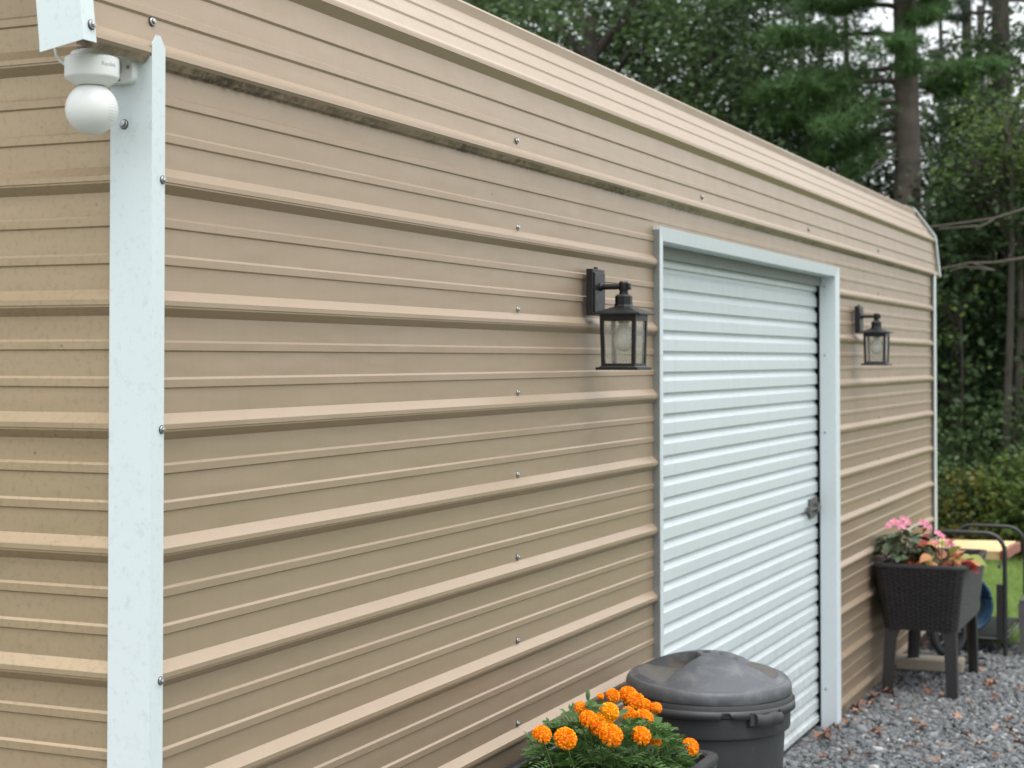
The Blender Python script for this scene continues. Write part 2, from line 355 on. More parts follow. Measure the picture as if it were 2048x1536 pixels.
tag(g1, 'loose grey crushed stone gravel along the foot of the tan metal wall', 'gravel', kind='stuff')
g2 = stones('gravel', 14000, -2.5, 4.2, -2.6, 0.0, .015, lambda x, y: ~((x > -.02) & (y > -.002)))
tag(g2, 'grey gravel in front of the near half of the metal shed', 'gravel', kind='stuff')

# ------------------------------------------------------------------ the metal shed
P = 0.2286; Z0 = 0.5848 + H; XL = 8.66; W = 5.6
shed = thing('metal_shed', 'tan ribbed metal shed with white corner trim and a white roll-up door', 'shed')
MAJ = [(.0245, 0), (.0070, .0165), (.0052, .0185), (-.0040, .0185), (-.0055, .0168), (-.0085, .0166), (-.0105, .0146), (-.0235, .0008), (-.0245, 0)]
MIN = [(.0112, 0), (.0066, .0040), (-.0076, .0040), (-.0106, 0)]
def profile(zlo, zhi, zc0):
    """(z, offset) pairs from zhi down to zlo; major ribs centred at zc0 - i*P"""
    pts = []
    i0 = int(math.floor((zc0 - zhi) / P)) - 1; i1 = int(math.ceil((zc0 - zlo) / P)) + 1
    for i in range(i0, i1 + 1):
        zc = zc0 - i * P
        pts += [(zc + a, b_) for a, b_ in MAJ]
        for d in (.0787, .1480): pts += [(zc - d + a, b_) for a, b_ in MIN]
    def at(z):
        for (za, oa), (zb, ob) in zip(pts, pts[1:]):
            if zb <= z <= za: return oa + (ob - oa) * (za - z) / max(1e-9, za - zb)
        return 0
    out = [(zhi, at(zhi))] + [p for p in pts if zlo + 1e-5 < p[0] < zhi - 1e-5] + [(zlo, at(zlo))]
    return out
ZC = Z0 - .0245                                   # centre of the drip-line rib
def insert(prof, z):
    for k, ((za, oa), (zb, ob)) in enumerate(zip(prof, prof[1:])):
        if zb < z < za: return prof[:k + 1] + [(z, oa + (ob - oa) * (za - z) / (za - zb))] + prof[k + 1:]
    return prof
DZ = 0.440 + H                                    # door opening top
DX0, DX1 = 2.945, 5.720
def wall_sheet(zlo, zhi, yface, sgn, mat, ints, lap=0.0):
    mb = MB(); prof = insert(profile(zlo, zhi, ZC), DZ)
    for (za, oa), (zb, ob) in zip(prof, prof[1:]):
        for x0, x1 in ints((za + zb) / 2):
            n = max(1, int((x1 - x0) / 1.5)); xs = [x0 + (x1 - x0) * k / n for k in range(n + 1)]
            mb.grid([[(x, yface + sgn * (oa + lap), za) for x in xs], [(x, yface + sgn * (ob + lap), zb) for x in xs]])
    return mb
def with_door(z): return [(0.0, XL)] if z > DZ else [(0.0, DX0), (DX1, XL)]
cuts = [Z0 + .03, ZC - 4 * P, ZC - 8 * P, -0.02]
wall_sheet(cuts[1] - .004, cuts[0], 0, -1, MAT['tan'], with_door, lap=.0024).build('wall_panel', MAT['tan'], shed)
for k in (1, 2):
    for span in ((0.0, DX0), (DX1, XL)):
        wall_sheet(cuts[k + 1] - (.004 if k < 2 else 0), cuts[k], 0, -1, MAT['tan'], lambda z: [span], lap=.0012 * (2 - k)).build('wall_panel', MAT['tan'], shed)
wall_sheet(-0.02, Z0 + .03, W, 1, MAT['tan'], lambda z: [(0, XL)]).build('wall_panel', MAT['tan'], shed)

# roof curve: (y, z) with tangent angle
def theta(s):
    kn = [(-1, 84), (.246, 84), (.258, 54), (.472, 54), (.486, 14), (9, 14)]
    for (a, ta), (b_, tb) in zip(kn, kn[1:]):
        if a <= s <= b_: return R(ta + (tb - ta) * (s - a) / (b_ - a))
    return R(14)
DS = .002
SS = np.arange(-.06, 3.6, DS); th = np.array([theta(s) for s in SS])
yy = np.cumsum(np.cos(th)) * DS; zz = np.cumsum(np.sin(th)) * DS
k0 = int(round(.06 / DS)); yy += -.004 - yy[k0]; zz += ZC - zz[k0]
S_END = float(np.interp(W / 2, yy, SS))
def rc(s, off=0.0):
    y = float(np.interp(s, SS, yy)); z = float(np.interp(s, SS, zz)); t = theta(s)
    return y - math.sin(t) * off, z + math.cos(t) * off
RX0, RX1 = -0.222, XL + .20
def roof_prof(s0, s1):
    pr = profile(-s1, -s0, 0.0)                    # measured downwards, so negate
    return [(-z, o) for z, o in pr]
for mir in (False, True):
    sc_ = [-.0215, P * 3 + .004, P * 7 + .004, P * 11 + .004, S_END]
    for a, b_ in zip(sc_, sc_[1:]):
        if b_ <= a: continue
        pr = roof_prof(a, b_)
        # the bottom lip of the first sheet hangs a little proud of the wall
        ext = []
        for (sa, oa), (sb, ob) in zip(pr, pr[1:]):
            n = max(1, int(abs(sa - sb) / .02))
            for q in range(n): ext.append((sa + (sb - sa) * q / n, oa + (ob - oa) * q / n))
        ext.append(pr[-1])
        mb = MB(); xs = [RX0 + (RX1 - RX0) * k / 6 for k in range(7)]; rows = []
        for s, o in ext:
            y, z = rc(s, o + .004)
            rows.append([(x, (W - y) if mir else y, z) for x in xs])
        mb.grid(rows); ob = mb.build('roof_panel', MAT['tan'], shed)
        md = ob.modifiers.new('thickness', 'SOLIDIFY'); md.thickness = .0012; md.offset = -1 if not mir else 1

# gable walls
def ylo(z):
    if z < rc(-.05)[1]: return 0.0
    return max(0.0, float(np.interp(z, zz, yy)) + .004)
ZTOP = rc(S_END)[1]
def gable(xf, sgn):
    gz = [ZTOP - .01, ZC + 3.5 * P - .03, ZC - 0.5 * P, ZC - 4.5 * P, -.02]
    for a, b_ in zip(gz[1:], gz):
        mb = MB(); pr = profile(a, b_, ZC + .002)
        ext = []
        for (za, oa), (zb, ob) in zip(pr, pr[1:]):
            n = max(1, int((za - zb) / .03))
            for q in range(n): ext.append((za + (zb - za) * q / n, oa + (ob - oa) * q / n))
        ext.append(pr[-1])
        rows = []
        for z, o in ext:
            y0 = ylo(z); y1 = W - y0
            rows.append([(xf + sgn * o, y0 + (y1 - y0) * k / 4, z) for k in range(5)])
        mb.grid(rows).build('gable_panel', MAT['tan_gable_warmlit'], shed)
gable(0.0, -1); gable(XL, 1)

# corner trims (folded angle sitting on the rib crowns)
def corner_trim(cx, cy, sx, sy, ztop_wall, ztop_gable, wall_w, gab_w):
    mb = MB(); t = .0016
    x_in = cx - sx * wall_w; y_in = cy - sy * gab_w
    # wall flange with clipped top
    zt = ztop_wall; mid = (cx + x_in) / 2; q = .012
    def flange(pts, nrm):
        n = len(pts); a = [Vector(p) for p in pts]; b_ = [p - nrm * t for p in a]
        mb.add(a + b_, [tuple(range(n)), tuple(range(2 * n - 1, n - 1, -1))] + [(k, (k + 1) % n, n + (k + 1) % n, n + k) for k in range(n)])
    flange([(cx, cy, -.02), (cx, cy, zt - .018), (cx - sx * wall_w * .30, cy, zt), (cx - sx * wall_w * .62, cy, zt), (x_in, cy, zt - .020), (x_in, cy, -.02)], Vector((0, sy, 0)))
    flange([(cx, cy - sy * t, -.02), (cx, cy - sy * t, ztop_gable), (cx, y_in, ztop_gable), (cx, y_in, -.02)], Vector((sx, 0, 0)))
    # small returned hems
    mb.box(min(x_in, x_in + sx * .002), max(x_in, x_in + sx * .002), min(cy - sy * t, cy - sy * .007), max(cy - sy * t, cy - sy * .007), -.02, zt - .022)
    mb.box(min(cx - sx * t, cx - sx * .007), max(cx - sx * t, cx - sx * .007), min(y_in, y_in + sy * .002), max(y_in, y_in + sy * .002), -.02, ztop_gable - .001)
    return mb.build('corner_trim', MAT['trim'], shed)
CT = corner_trim(-.0222, -.0278, -1, -1, .592 + H, .552 + H, .041, .092)
corner_trim(XL + .0222, -.0278, 1, -1, .560 + H, .55 + H, .057, .088)
# roof edge trims following the eave bend
def edge_trim(xo, sx, mir):
    t = .0016; ss = [-.017] + list(np.arange(0, .24, .04)) + [.246, .252, .258] + list(np.arange(.30, .47, .04)) + [.472, .479, .486] + [1.0, 1.6, S_END - .02]
    A = []; B = []; Cc = []; Dd = []
    for s in ss:
        yo, zo = rc(s, .0255); yi, zi = rc(s, -.066)
        f = (lambda y: W - y) if mir else (lambda y: y)
        A.append((xo - sx * .036, f(yo), zo)); B.append((xo, f(yo), zo)); Cc.append((xo, f(yi), zi)); Dd.append((xo - sx * .006, f(yi), zi))
    # horizontal cut of the gable face at the low end
    mb = MB(); rows = [list(r_) for r_ in zip(A, B, Cc, Dd)]
    rows[0][2] = (rows[0][2][0], rows[0][2][1] + 0.0, rows[0][2][2] - .006); rows[0][3] = (rows[0][3][0], rows[0][3][1], rows[0][3][2] - .006)
    mb.grid(rows); o = mb.build('roof_edge_trim', MAT['trim'], shed)
    md = o.modifiers.new('thickness', 'SOLIDIFY'); md.thickness = t; md.offset = 0
for mir in (False, True):
    edge_trim(-.2265, -1, mir); edge_trim(XL + .205, 1, mir)

# screws
smb = MB(); smb.lathe([(0, .0), (.0090, .0), (.0092, .0014), (.0086, .0024)], 20, axis='y', mi=1)
smb.lathe([(.0080, .0024), (.0074, .0034), (.0052, .0040)], 20, axis='y'); smb.lathe([(.0047, .0034), (.0047, .0075), (.0041, .0083), (0, .0083)], 6, axis='y')
SCREW = smb.mesh('screw', [MAT['zinc'], MAT['rubber']])
def screw(p, rot=(0, 0, 0), parent=None, s=1.0): return put('screw', SCREW, parent or shed, p, rot, (s, s, s))
def rib_z(i): return ZC - i * P
for i in (1, 3, 5, 7): screw((.011, -.0280, rib_z(i) - .003), parent=CT, s=.88)
screw((-.0222, .033, .43 + H), (0, 0, R(-90)), CT)
y_, z_ = rc(.062, .0005); screw((.012, y_ - .004, z_), (R(-6), 0, 0), s=1.0)
y_, z_ = rc(.012, .026); screw((-.203, y_ - .001, z_), (R(-6), 0, 0))
for xs, zs in ((1.735, range(1, 9)), (6.868, range(1, 9)),):
    for i in zs: screw((xs, -.0012, rib_z(i) + .034 + .0008 * (i % 3)))
for xs in (1.722, 3.49, 5.2, 6.867):
    y_, z_ = rc(.045, .004); screw((xs, y_ - .001, z_), (R(-6), 0, 0))
for i in range(1, 9): screw((2.925, -.0012, rib_z(i) + .030), s=.9)

# door frame
JF, JI = -.0275, -.0200
def jamb_box(x0, x1, inner_left):
    mb = MB()
    xo, xi = (x0, x1) if inner_left else (x1, x0)
    e = .011 if inner_left else -.011
    # profile in plan: outer return, face (slightly toed), inner return
    plan = [(xo, .004), (xo, JF), (xi, JI), (xi, .058)]
    top = DZ + .014
    if not inner_left: pass
    rows = [[(x, y, z) for x, y in plan] for z in (-.02, top)]
    rows[1] = [(xo, .004, top + .0), (xo, JF, top), (xi, JI, DZ - .031), (xi, .058, DZ - .031)]
    mb.grid(rows); return mb
MAT['galv'] = simple('galvanised_flange', (0.215, 0.225, 0.22), 0.5, 0.3, 0.25, 9)
gf = MB(); gf.box(2.9155, 2.9175, -.0262, .003, -.02, DZ + .004); gf.build('jamb_flange', MAT['galv'], shed)
fr1 = jamb_box(2.918, 2.972, True).build('door_jamb', MAT['frame'], shed)
fr2 = jamb_box(5.694, 5.752, False).build('door_jamb', MAT['frame'], shed)
hd = MB(); zt, zi_ = DZ + .014, DZ - .031
hd.grid([[(2.918, .004, zt + .001), (5.752, .004, zt + .001)], [(2.918, JF, zt), (5.752, JF, zt)], [(2.972, JI, zi_), (5.694, JI, zi_)], [(2.972, .050, zi_ - .002), (5.694, .050, zi_ - .002)]])
hdr = hd.build('door_header', MAT['frame'], shed)
for o in (fr1, fr2, hdr):
    md = o.modifiers.new('thickness', 'SOLIDIFY'); md.thickness = .0018; md.offset = 0
for z in (.36 + H, -.36 + H, -1.62 + H, .02 + H): screw((5.692, .034, z), (0, 0, R(-90)), fr2, .55)
# roll-up door: corrugated slats hung in side guides
PIT = .0762; Y0D = .075
bb = MB(); bb.box(2.950, 5.727, Y0D - .004, Y0D + .022, .006, .036, bev=.003); door = bb.build('roller_door', MAT['slat'], shed)
for side in (1, -1):
    xa, xb, xc = (5.700, 5.775, 5.781) if side > 0 else (2.945, 2.885, 2.879)
    gm = MB(); gm.grid([[(xa, .067, z), (xb, .067, z), (xb, .116, z), (xa, .116, z)] for z in (-.02, DZ - .02)])
    g_ = gm.build('guide_rail', MAT['dark'], door); md = g_.modifiers.new('thickness', 'SOLIDIFY'); md.thickness = .003; md.offset = 0
bk = MB(); bk.box(2.86, 5.82, .35, .36, -.02, DZ + .1); bk.build('dark_backing', MAT['dark'], shed)  # added unseen sheet that keeps the interior behind the door dark
smb = MB()
prof = [(.0762, .0035), (.0755, .0010), (.0738, .0), (.0330, .0), (.0318, .0006), (.0302, .0125), (.0290, .0138), (.0215, .0138), (.0160, .0120), (.0075, .0068), (.0015, .0040), (.0, .0035)]
X0S, X1S = 2.950, 5.727
smb.grid([[(X0S + (X1S - X0S) * k / 4, Y0D + y, z) for k in range(5)] for z, y in prof])
SLAT = smb.mesh('slat', MAT['slat'])
nsl = int((DZ - .05 - .03) / PIT) + 2
for k in range(nsl): put('slat', SLAT, door, (0, 0, .036 + k * PIT))
hb = MB(); hb.box(2.93, 5.73, .0505, .062, DZ - .078, DZ - .033); hb.build('header_seal', simple('grey_seal', (.20, .21, .21), .6), door)
# slide bolt near the right guide
lt = MB(); zc = -.715 + H; yf = Y0D - .001
lt.box(5.50, 5.60, yf - .012, yf, zc - .006, zc + .038, bev=.002); lt.box(5.50, 5.60, yf - .012, yf, zc - .056, zc - .022, bev=.002)
lt.tube([(5.43, yf - .018, zc - .010), (5.675, yf - .018, zc - .010)], .0075, 10); lt.box(5.425, 5.455, yf - .028, yf - .008, zc - .024, zc + .006, bev=.002)
lt.box(5.585, 5.62, yf - .030, yf - .004, zc - .030, zc + .016, bev=.002); lt.box(5.60, 5.665, yf - .008, yf, zc - .05, zc + .04, bev=.002)
lt.build('latch', simple('worn_latch_steel', (0.13, 0.125, 0.12), 0.5, 0.5, 0.3, 60), door)

# ------------------------------------------------------------------ security camera on the corner
cx, cy = -.1195, .032
sec = thing('security_camera', 'white dome security camera on a bracket at the shed corner post', 'camera', (cx, cy, .4445 + H)); sec.scale = (1.19, 1.19, 1.19)
RB = .0388
bd = MB(); bd.lathe([(RB * math.cos(a), RB * math.sin(a)) for a in np.linspace(-math.pi / 2, math.pi / 2 * .86, 40)], 72)
ball = bd.build('ball', MAT['plastic_white'], sec, True)
bs = MB(); zb = .037
bs.lathe([(0, zb - .002), (.0258, zb - .002), (.0330, zb + .0035), (.0392, zb + .0085), (.0400, zb + .0100), (.0402, zb + .0115), (.0402, zb + .036), (.0396, zb + .0385), (.0380, zb + .040), (.0325, zb + .0405), (.0325, zb + .0440), (.030, zb + .0480), (.022, zb + .0510), (.010, zb + .0525), (0, zb + .0528)], 56)
base = bs.build('base', MAT['plastic_white'], sec, True)
# speaker holes on the ball
hm = MB()
rr = random.Random(3)
for i in range(9):
    for j in range(5):
        az = R(-58 + j * 8 + (i % 2) * 4 + 180 + 25); el = R(28 - i * 7)
        if abs(i - 4) + abs(j - 2) * .9 > 5.2: continue
        d = Vector((-math.cos(el) * math.cos(R(79 + j * 6.2 + (i % 2) * 3.1)), -math.cos(el) * math.sin(R(79 + j * 6.2 + (i % 2) * 3.1)), math.sin(el)))
        q = d.to_track_quat('Z', 'Y'); p = d * (RB + .00015)
        hm.add([p + q @ Vector((.0009 * math.cos(w), .0009 * math.sin(w), 0)) for w in np.linspace(0, 2 * math.pi, 7)[:-1]], [tuple(range(6))])
hm.build('speaker_holes', MAT['plastic_grey'], ball)['kind'] = 'stuff'
# arm and wall plate
ar = MB()
zpl = .060
rows = []
for x in np.linspace(.0, .074, 9):
    w = .029 if x < .03 else .029 - .003 * (x - .03) / .044
    sec_ = []
    for (a, h_) in ((-w, -.002), (-w, .0062), (-w * .8, .0092), (w * .8, .0092), (w, .0062), (w, -.002)):
        sec_.append((x, a + .006 * x / .074, zb + .0505 + h_))
    rows.append(sec_)
ar.grid(rows, close=True); ar.add(rows[-1], [tuple(range(6))])
ar.build('bracket_arm', MAT['plastic_white'], sec, True)
pl = MB()
def rrect(w, h_, r_, n=6):
    pts = []
    for (sx, sy, a0) in ((1, 1, 0), (-1, 1, 90), (-1, -1, 180), (1, -1, 270)):
        for k in range(n + 1):
            a = R(a0 + 90 * k / n); pts.append((sx * (w - r_) + r_ * math.cos(a), sy * (h_ - r_) + r_ * math.sin(a)))
    return pts
o2 = rrect(.030, .026, .011)
for x0, x1, sc2 in ((.0665, .0820, 1.0),):
    ring0 = [(x0 + .002, a * .95 + .006, b_ * .95 + zb + .038) for a, b_ in o2]; ring1 = [(x0 + .004, a + .006, b_ + zb + .038) for a, b_ in o2]; ring2 = [(x1, a + .006, b_ + zb + .038) for a, b_ in o2]
    pl.grid([ring0, ring1, ring2], close=True); pl.add(ring0, [tuple(range(len(ring0)))])
plate = pl.build('wall_plate', MAT['plastic_white'], sec, True)
hk = MB(); hk.lathe([(.0115, .0), (.0115, .0035), (.0095, .0035), (.0095, .001), (0, .001)], 28, (.0685, .008, zb + .036), axis='x'); hk.build('cable_port', MAT['plastic_grey'], plate, True)
for (a, b_) in ((-.015, .036), (.022, .036), (.002, .018)):
    put('screw', SCREW, plate, (.0680, a, zb + b_), (0, 0, R(-90)), (.33, .33, .33))
cb = MB(); cb.tube([(-.018, .036, zb + .030), (-.022, .042, zb + .036), (-.026, .045, zb + .044), (-.029, .046, zb + .056), (-.029, .046, zb + .075), (-.026, .048, zb + .10), (-.01, .052, zb + .16)], .0027, 10)
cb.build('cable', MAT['plastic_white'], sec, True)
# lettering wrapped on the base
fc = bpy.data.curves.new('lettering', 'FONT'); fc.body = 'Reolink'; fc.size = .0088; fc.align_x = 'CENTER'; fc.resolution_u = 2
fo = bpy.data.objects.new('lettering_source', fc); COL.objects.link(fo); bpy.context.view_layer.update()
me = bpy.data.meshes.new_from_object(fo.evaluated_get(bpy.context.evaluated_depsgraph_get())); bpy.data.objects.remove(fo); me.name = 'lettering'
A0 = R(-104)
for q in me.vertices:
    a = A0 + q.co.x / .0403
    q.co = Vector((.0404 * math.cos(a), .0404 * math.sin(a), zb + .0235 + q.co.y))
me.materials.clear(); me.materials.append(MAT['ink']); put('lettering', me, base)

# ------------------------------------------------------------------ wall lanterns
def lantern(loc, label):
    t = thing('wall_lantern', label, 'lantern', loc, 0, 'black lanterns either side of the roll-up door')
    S2 = math.sqrt(2)
    bp = MB(); bp.box(-.053, .053, -.022, .0, -.071, .071, bev=.002); bp.box(-.045, .045, -.0265, -.0215, -.061, .061, bev=.002); bp.build('backplate', MAT['black'], t)
    kn = MB(); kn.lathe([(0, 0), (.007, 0), (.007, .006), (.004, .009), (0, .009)], 14, (0, -.012, .070)); kn.build('set_screw', MAT['black'], t, True)
    ya = -.1025                                      # lantern axis
    arm = MB(); za = .017
    arm.lathe([(0, .026), (.013, .026), (.013, .031), (.009, .034), (.0085, .092), (.0085, .094)], 16, (0, 0, za), axis='y')
    arm.tube([(0, ya, za - .018), (0, ya, za - .010), (0, ya, za + .012), (0, ya, za + .016)], [.011, .0145, .0145, .011], 16)
    arm.box(-.009, .009, ya - .022, ya - .012, za - .010, za + .010, bev=.002)
    arm.box(-.004, .004, -.05, -.026, za - .028, za - .020) if False else None
    arm.build('arm', MAT['black'], t, True)
    cap = MB(); q = R(45)
    cap.frustum((0, ya), .014, za - .026, .014, za - .016, 12)
    c8 = R(22.5)
    cap.frustum((0, ya), .026, za - .052, .0265, za - .030, 8, c8); cap.frustum((0, ya), .0265, za - .030, .020, za - .024, 8, c8)
    cap.frustum((0, ya), .0275, za - .0535, .0275, za - .052, 8, c8); cap.frustum((0, ya), .030, za - .062, .0265, za - .0535, 8, c8)
    cap.build('collar', MAT['black'], t)
    zr = za - .062
    rf = MB(); rf.frustum((0, ya), .074 * S2, zr - .020, .026 * S2, zr, 4, q, cap=False); rf.frustum((0, ya), .076 * S2, zr - .0245, .076 * S2, zr - .020, 4, q)
    rf.add([], []); rf.build('roof', MAT['black'], t)
    zt = zr - .0245; zb_ = -.237
    fr = MB(); a1, a0 = .0575, .0535; w = .0092
    for sx in (-1, 1):
        for sy in (-1, 1):
            top = [(sx * a1, sy * a1), (sx * (a1 - 2 * w), sy * a1), (sx * (a1 - 2 * w), sy * (a1 - 2 * w)), (sx * a1, sy * (a1 - 2 * w))]
            top = [(sx * a1 + dx, sy * a1 + dy) for dx, dy in ((0, 0), (-sx * 2 * w * .62, 0), (-sx * 2 * w * .62, -sy * 2 * w * .62), (0, -sy * 2 * w * .62))]
            bot = [(sx * a0 + dx, sy * a0 + dy) for dx, dy in ((0, 0), (-sx * 2 * w * .62, 0), (-sx * 2 * w * .62, -sy * 2 * w * .62), (0, -sy * 2 * w * .62))]
            fr.add([(x, y + ya, zt) for x, y in top] + [(x, y + ya, zb_ + .01) for x, y in bot], [(0, 1, 5, 4), (1, 2, 6, 5), (2, 3, 7, 6), (3, 0, 4, 7), (0, 1, 2, 3), (4, 5, 6, 7)])
    for s_ in (-1, 1):
        fr.box(-a1 + .008, a1 - .008, ya + s_ * (a1 - .004) - .0035, ya + s_ * (a1 - .004) + .0035, zt - .018, zt); fr.box(min(s_ * (a1 - .0075), s_ * (a1 - .0005)), max(s_ * (a1 - .0075), s_ * (a1 - .0005)), ya - a1 + .008, ya + a1 - .008, zt - .018, zt)
        fr.box(-a0 + .008, a0 - .008, ya + s_ * (a0 - .004) - .0035, ya + s_ * (a0 - .004) + .0035, zb_ + .010, zb_ + .020); fr.box(min(s_ * (a0 - .0075), s_ * (a0 - .0005)), max(s_ * (a0 - .0075), s_ * (a0 - .0005)), ya - a0 + .008, ya + a0 - .008, zb_ + .010, zb_ + .020)
    fr.build('frame', MAT['black'], t)
    for (ax, s_) in (('x', -1), ('x', 1), ('y', -1), ('y', 1)):
        g_ = MB(); i1, i0 = a1 - .0042, a0 - .0042
        if ax == 'x': pts = [(s_ * i0, ya - i0, zb_ + .012), (s_ * i0, ya + i0, zb_ + .012), (s_ * i1, ya + i1, zt - .004), (s_ * i1, ya - i1, zt - .004)]
        else: pts = [(-i0, ya + s_ * i0, zb_ + .012), (i0, ya + s_ * i0, zb_ + .012), (i1, ya + s_ * i1, zt - .004), (-i1, ya + s_ * i1, zt - .004)]
        g_.add(pts, [(0, 1, 2, 3)]).build('glass_pane', MAT['glass'], t)
    bs_ = MB(); bs_.frustum((0, ya), .067 * S2, zb_, .067 * S2, zb_ + .0085, 4, q); bs_.frustum((0, ya), .059 * S2, zb_ + .0085, .056 * S2, zb_ + .0125, 4, q); bs_.build('base', MAT['black'], t)
    so_ = MB(); so_.lathe([(.017, zt + .002), (.018, zt - .022), (.014, zt - .024), (0, zt - .024)], 18, (0, ya, 0)); so_.build('socket', MAT['black'], t, True)
    bu = MB(); z1 = zt - .022
    bu.lathe([(0.0135, z1), (.0140, z1 - .006), (.0185, z1 - .018), (.0235, z1 - .030), (.0290, z1 - .044), (.0310, z1 - .057), (.0300, z1 - .068), (.0255, z1 - .079), (.018, z1 - .0855), (.009, z1 - .0885), (0, z1 - .0895)], 28, (0, ya, 0)); bu.build('bulb', MAT['bulb'], t, True)
    return t
lantern((2.281, -.0186, .2045 + H), 'black wall lantern with a clear bulb left of the roll-up door')
lantern((6.205, -.0186, .2055 + H), 'black wall lantern right of the roll-up door, near the far corner')

# ------------------------------------------------------------------ trash can
tc_x, tc_y = 2.515, -.315
can = thing('trash_can', 'charcoal plastic trash can with a weathered grey lid before the door', 'trash can', (tc_x, tc_y, 0.0)); can.scale = (.938, .938, 1.0)
b_ = MB()
bprof = [(0, .005), (.205, .005), (.212, .015), (.250, .655), (.2655, .662), (.2680, .672), (.2680, .722), (.2760, .728), (.2775, .736), (.2775, .752), (.2740, .762), (.2660, .764), (.262, .775), (.258, .790), (.252, .790), (.250, .66), (.208, .02), (0, .02)]
b_.lathe(bprof, 72); body = b_.build('body', MAT['can'], can, True)
cd = (Vector((-2.55, -1.82)) - Vector((tc_x, tc_y))).normalized(); ca = math.atan2(cd.y, cd.x)
def handle(az):
    h_ = MB(); t = Vector((-math.sin(az), math.cos(az), 0)); n_ = Vector((math.cos(az), math.sin(az), 0))
    M3 = Matrix((t, n_, Vector((0, 0, 1)))).transposed()
    rows = []
    for u in np.linspace(-.055, .055, 8):
        r0 = .268 + .024 - u * u * 1.6
        sec_ = []
        for k in range(10):
            w = 2 * math.pi * k / 10; sec_.append(M3 @ Vector((u, r0 + .012 * math.cos(w) + .001, .720 + .019 * math.sin(w) + .003 * math.sin(u * 90))))
        rows.append(sec_)
    h_.grid(rows, close=True); h_.add(rows[0], [tuple(range(10))]); h_.add(rows[-1], [tuple(range(10))])
    ho = h_.build('handle', MAT['can'], can, True)
    for s_ in (-1, 1):
        rc_ = MB()
        v8 = [M3 @ Vector((s_ * (.056 + dx), .255 + dy, z)) for dx, dy, z in ((0, 0, .692), (.010, 0, .692), (.010, .022, .705), (0, .030, .705), (0, 0, .742), (.010, 0, .742), (.010, .022, .742), (0, .028, .742))]
        rc_.add(v8, [(0, 1, 2, 3), (4, 5, 6, 7), (0, 1, 5, 4), (1, 2, 6, 5), (2, 3, 7, 6), (3, 0, 4, 7)])
        rc_.build('handle_bracket', MAT['can'], ho)
    dk = MB(); v4 = [M3 @ Vector((u, math.sqrt(max(0, .2688 ** 2 - u * u)), z)) for z in (.706, .746) for u in (-.056, -.02, .02, .056)]
    dk.add(v4, [(0, 1, 5, 4), (1, 2, 6, 5), (2, 3, 7, 6)]).build('hand_hole_shade', MAT['dark'], ho)  # dark patch on the body paints the recess shade above the grip
handle(ca + R(41)); handle(ca + R(221))
# rim skirt with a notch
sk = MB(); n = 120; rows = [[], []]
for k in range(n):
    a = 2 * math.pi * k / n; d = (a - (ca + R(12)) + math.pi) % (2 * math.pi) - math.pi
    zb2 = .722 if abs(d) > .055 else .741
    rows[0].append((.2790 * math.cos(a), .2790 * math.sin(a), .748)); rows[1].append((.2800 * math.cos(a), .2800 * math.sin(a), zb2))
sk.grid(rows, close=True); rim = sk.build('rim', MAT['can'], can, True); md = rim.modifiers.new('thickness', 'SOLIDIFY'); md.thickness = .004
# lid: dome with a bridge handle between two sunken hand pockets
ld = MB(); RL = .272; nr, na = 56, 144
ba = ca + R(15)                                     # axis of the bridge
def lid_h(r, a):
    q = r / RL
    dome = .080 * (1 - q ** 2.05) + .012
    if q > .93:
        e = (q - .93) / .07; dome = .080 * (1 - .93 ** 2.05) + .012 + .002 * math.sin(e * math.pi) - .018 * e ** 2.2
    along = abs(r * math.cos(a - ba)); across = r * math.sin(a - ba)
    half = .034 + 1.75 * max(0, along - .030) ** 1.12
    pocket_floor = .030 + .004 * q
    k = (abs(across) - half) / .010; k = max(0, min(1, k)); k = k * k * (3 - 2 * k)
    fade = max(0, min(1, (.93 - q) / .10)); fade = fade * fade * (3 - 2 * fade)
    drop = max(0, dome - pocket_floor) * k * fade
    return dome - drop, drop > .004
rows = []; inp = []
for i in range(nr + 1):
    r_ = RL * (i / nr) ** .85
    row = []
    for k in range(na):
        a = 2 * math.pi * k / na; h_, pk = lid_h(r_, a); row.append((r_ * math.cos(a), r_ * math.sin(a), h_)); inp.append(pk)
    rows.append(row)
rows.append([(RL * 1.006 * math.cos(2 * math.pi * k / na), RL * 1.006 * math.sin(2 * math.pi * k / na), -.010) for k in range(na)])
rows.append([(RL * 1.000 * math.cos(2 * math.pi * k / na), RL * 1.000 * math.sin(2 * math.pi * k / na), -.017) for k in range(na)])
rows.append([(RL * .955 * math.cos(2 * math.pi * k / na), RL * .955 * math.sin(2 * math.pi * k / na), -.017) for k in range(na)])
ld.grid(rows, close=True)
inp += [False] * (3 * na)
for i, f in enumerate(ld.f):
    if all(inp[q] for q in f): ld.mi[i] = 1
lid = ld.build('lid', [MAT['lid'], MAT['lid_dirt']], can, 'all', loc=(0, 0, .786), rot=(R(1.2), R(-1.6), 0))
bt = MB(); bt.lathe([(0, .0), (.013, .0), (.013, .002), (.009, .003), (0, .003)], 16, (.02 * math.cos(ba + math.pi), .02 * math.sin(ba + math.pi), .0915)); bt.build('vent_plug', MAT['can'], lid, True)

